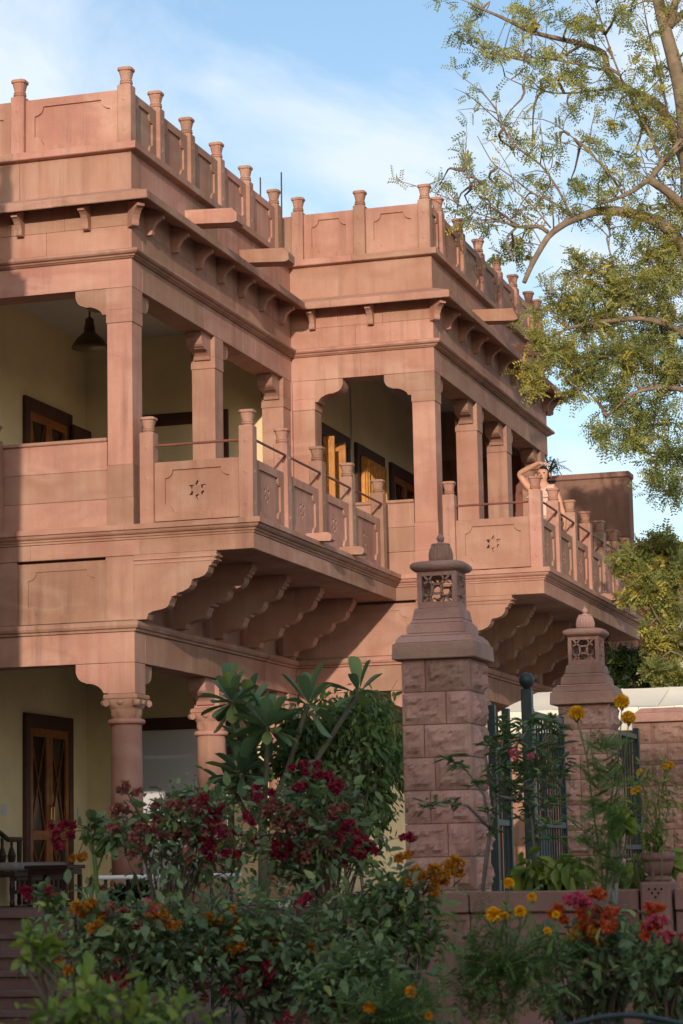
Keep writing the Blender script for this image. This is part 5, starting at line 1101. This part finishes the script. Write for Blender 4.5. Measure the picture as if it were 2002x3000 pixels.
for (x, y, r, n, dv, tt) in [(1650, 880, 95, 260, -.7, .1), (1740, 930, 105, 330, -.5, .1), (1840, 870, 110, 340, -.3, .05), (1930, 950, 110, 380, 0, 0), (1640, 1020, 75, 220, -.9, .08), (1570, 1000, 45, 90, -.9, .2), (1545, 1080, 38, 80, -.95, .25), (1560, 1130, 30, 50, -.95, .25), (1750, 1060, 95, 320, -.5, .0), (1850, 1050, 105, 360, -.3, .05), (1960, 1090, 100, 360, 0, 0), (1680, 1130, 60, 150, -.7, .1), (1820, 1180, 85, 260, -.4, -.05), (1920, 1220, 95, 300, -.2, -.1), (1780, 1270, 52, 130, -.6, -.05), (1850, 1290, 60, 130, -.4, -.2), (1970, 1330, 80, 220, -.1, -.2), (1900, 780, 95, 260, 0, .05), (1975, 720, 80, 240, 0, .1), (1760, 800, 80, 190, -.4, .1), (1690, 790, 50, 80, -.6, .15), (1880, 640, 60, 110, -.2, .15), (1960, 620, 60, 130, 0, .1), (1950, 1440, 70, 150, -.1, -.25), (1900, 1380, 50, 80, -.3, -.25), (1960, 830, 90, 260, .2, .0)]:
    cl.append((x, y, r, int(n * .8), dv, tt))
for (x, y, r, n) in [(1420, 40, 40, 22), (1500, 60, 50, 45), (1580, 40, 55, 60), (1660, 70, 60, 80), (1740, 90, 60, 85), (1820, 60, 60, 80), (1890, 120, 60, 75), (1400, 140, 40, 45), (1460, 150, 45, 50), (1540, 165, 50, 45), (1620, 170, 60, 60), (1700, 200, 60, 75), (1640, 230, 55, 70), (1720, 250, 60, 80), (1790, 270, 60, 90), (1860, 290, 60, 90), (1930, 330, 60, 90), (1600, 225, 40, 35), (1680, 310, 50, 40), (1800, 350, 60, 60), (1880, 380, 60, 70), (1960, 430, 60, 90), (1650, 440, 45, 25), (1740, 420, 55, 35), (1820, 470, 60, 50), (1900, 470, 60, 55), (1970, 540, 60, 60), (1560, 440, 35, 22), (1500, 440, 30, 14), (1470, 365, 25, 9), (1365, 490, 28, 16), (1410, 530, 30, 20), (1470, 560, 35, 22), (1390, 620, 50, 55), (1340, 630, 30, 22), (1440, 660, 50, 50), (1500, 700, 40, 40), (1470, 750, 40, 40), (1530, 760, 30, 25), (1520, 610, 45, 30), (1590, 570, 40, 22), (1660, 540, 40, 22), (1740, 540, 50, 30), (1810, 560, 50, 35), (1700, 640, 40, 22), (1790, 650, 45, 40), (1290, 540, 22, 8), (1840, 200, 60, 60), (1950, 230, 60, 60), (1770, 150, 50, 55), (1345, 95, 22, 10), (1850, 20, 50, 60), (1950, 20, 60, 60)]:
    cl.append((x, y, r, int(n * .55), RNG.uniform(-.5, .4), .0))
for (x, y, r, n) in [(2080, 100, 90, 90), (2180, 220, 90, 90), (2250, 60, 90, 90), (2120, 380, 90, 90), (2240, 420, 90, 90), (2100, 620, 90, 100), (2220, 700, 90, 100), (2120, 900, 90, 110), (2200, 1050, 80, 90), (1900, -120, 90, 90), (2020, -160, 90, 90), (1780, -60, 70, 60), (2150, -120, 90, 90), (1960, -280, 90, 80), (2080, -300, 90, 80)]:
    cl.append((x, y, r, n, RNG.uniform(-.6, .6), .0))
tree('feathery_tree', 'large feathery tree with arching branches at the right of the house', cl, limbs, TV, 'tree_leaf', 'bark_grey', leaf=.17, pairs=5, twigs=170, ll=.05, lw=.021, dens=1.15, tm=.60, rs=1.25)
tree('yellow_green_tree', 'yellow green leafy shrub tree before the red outbuilding at the right edge',
     [(1870, 1640, 70, 260, 0, .1), (1940, 1610, 70, 260, .1, .15), (1985, 1680, 80, 300, 0, .1), (1900, 1710, 70, 240, -.2, .1), (1960, 1780, 70, 260, 0, .1), (1850, 1760, 30, 50, -.2, .2), (1985, 1880, 60, 200, .1, .15), (1940, 1880, 45, 110, 0, .15), (1990, 1980, 55, 160, 0, .1), (1925, 1960, 40, 70, -.1, .1), (1830, 1640, 35, 80, -.2, .1), (1950, 2000, 40, 80, 0, -.1), (1900, 1850, 30, 40, -.2, .2)],
     [([(2030, 2500, 0), (2025, 2100, 0), (2010, 1850, 0), (1985, 1700, 0), (1950, 1620, 0)], .06, .02), ([(2012, 1900, 0), (1960, 1860, -.1), (1925, 1810, -.2), (1900, 1760, -.2)], .022, .01)], 8.6, 'tree_leaf', 'bark_grey', leaf=.14, pairs=4, ll=.055, lw=.026, tm=.55, dens=1.5)
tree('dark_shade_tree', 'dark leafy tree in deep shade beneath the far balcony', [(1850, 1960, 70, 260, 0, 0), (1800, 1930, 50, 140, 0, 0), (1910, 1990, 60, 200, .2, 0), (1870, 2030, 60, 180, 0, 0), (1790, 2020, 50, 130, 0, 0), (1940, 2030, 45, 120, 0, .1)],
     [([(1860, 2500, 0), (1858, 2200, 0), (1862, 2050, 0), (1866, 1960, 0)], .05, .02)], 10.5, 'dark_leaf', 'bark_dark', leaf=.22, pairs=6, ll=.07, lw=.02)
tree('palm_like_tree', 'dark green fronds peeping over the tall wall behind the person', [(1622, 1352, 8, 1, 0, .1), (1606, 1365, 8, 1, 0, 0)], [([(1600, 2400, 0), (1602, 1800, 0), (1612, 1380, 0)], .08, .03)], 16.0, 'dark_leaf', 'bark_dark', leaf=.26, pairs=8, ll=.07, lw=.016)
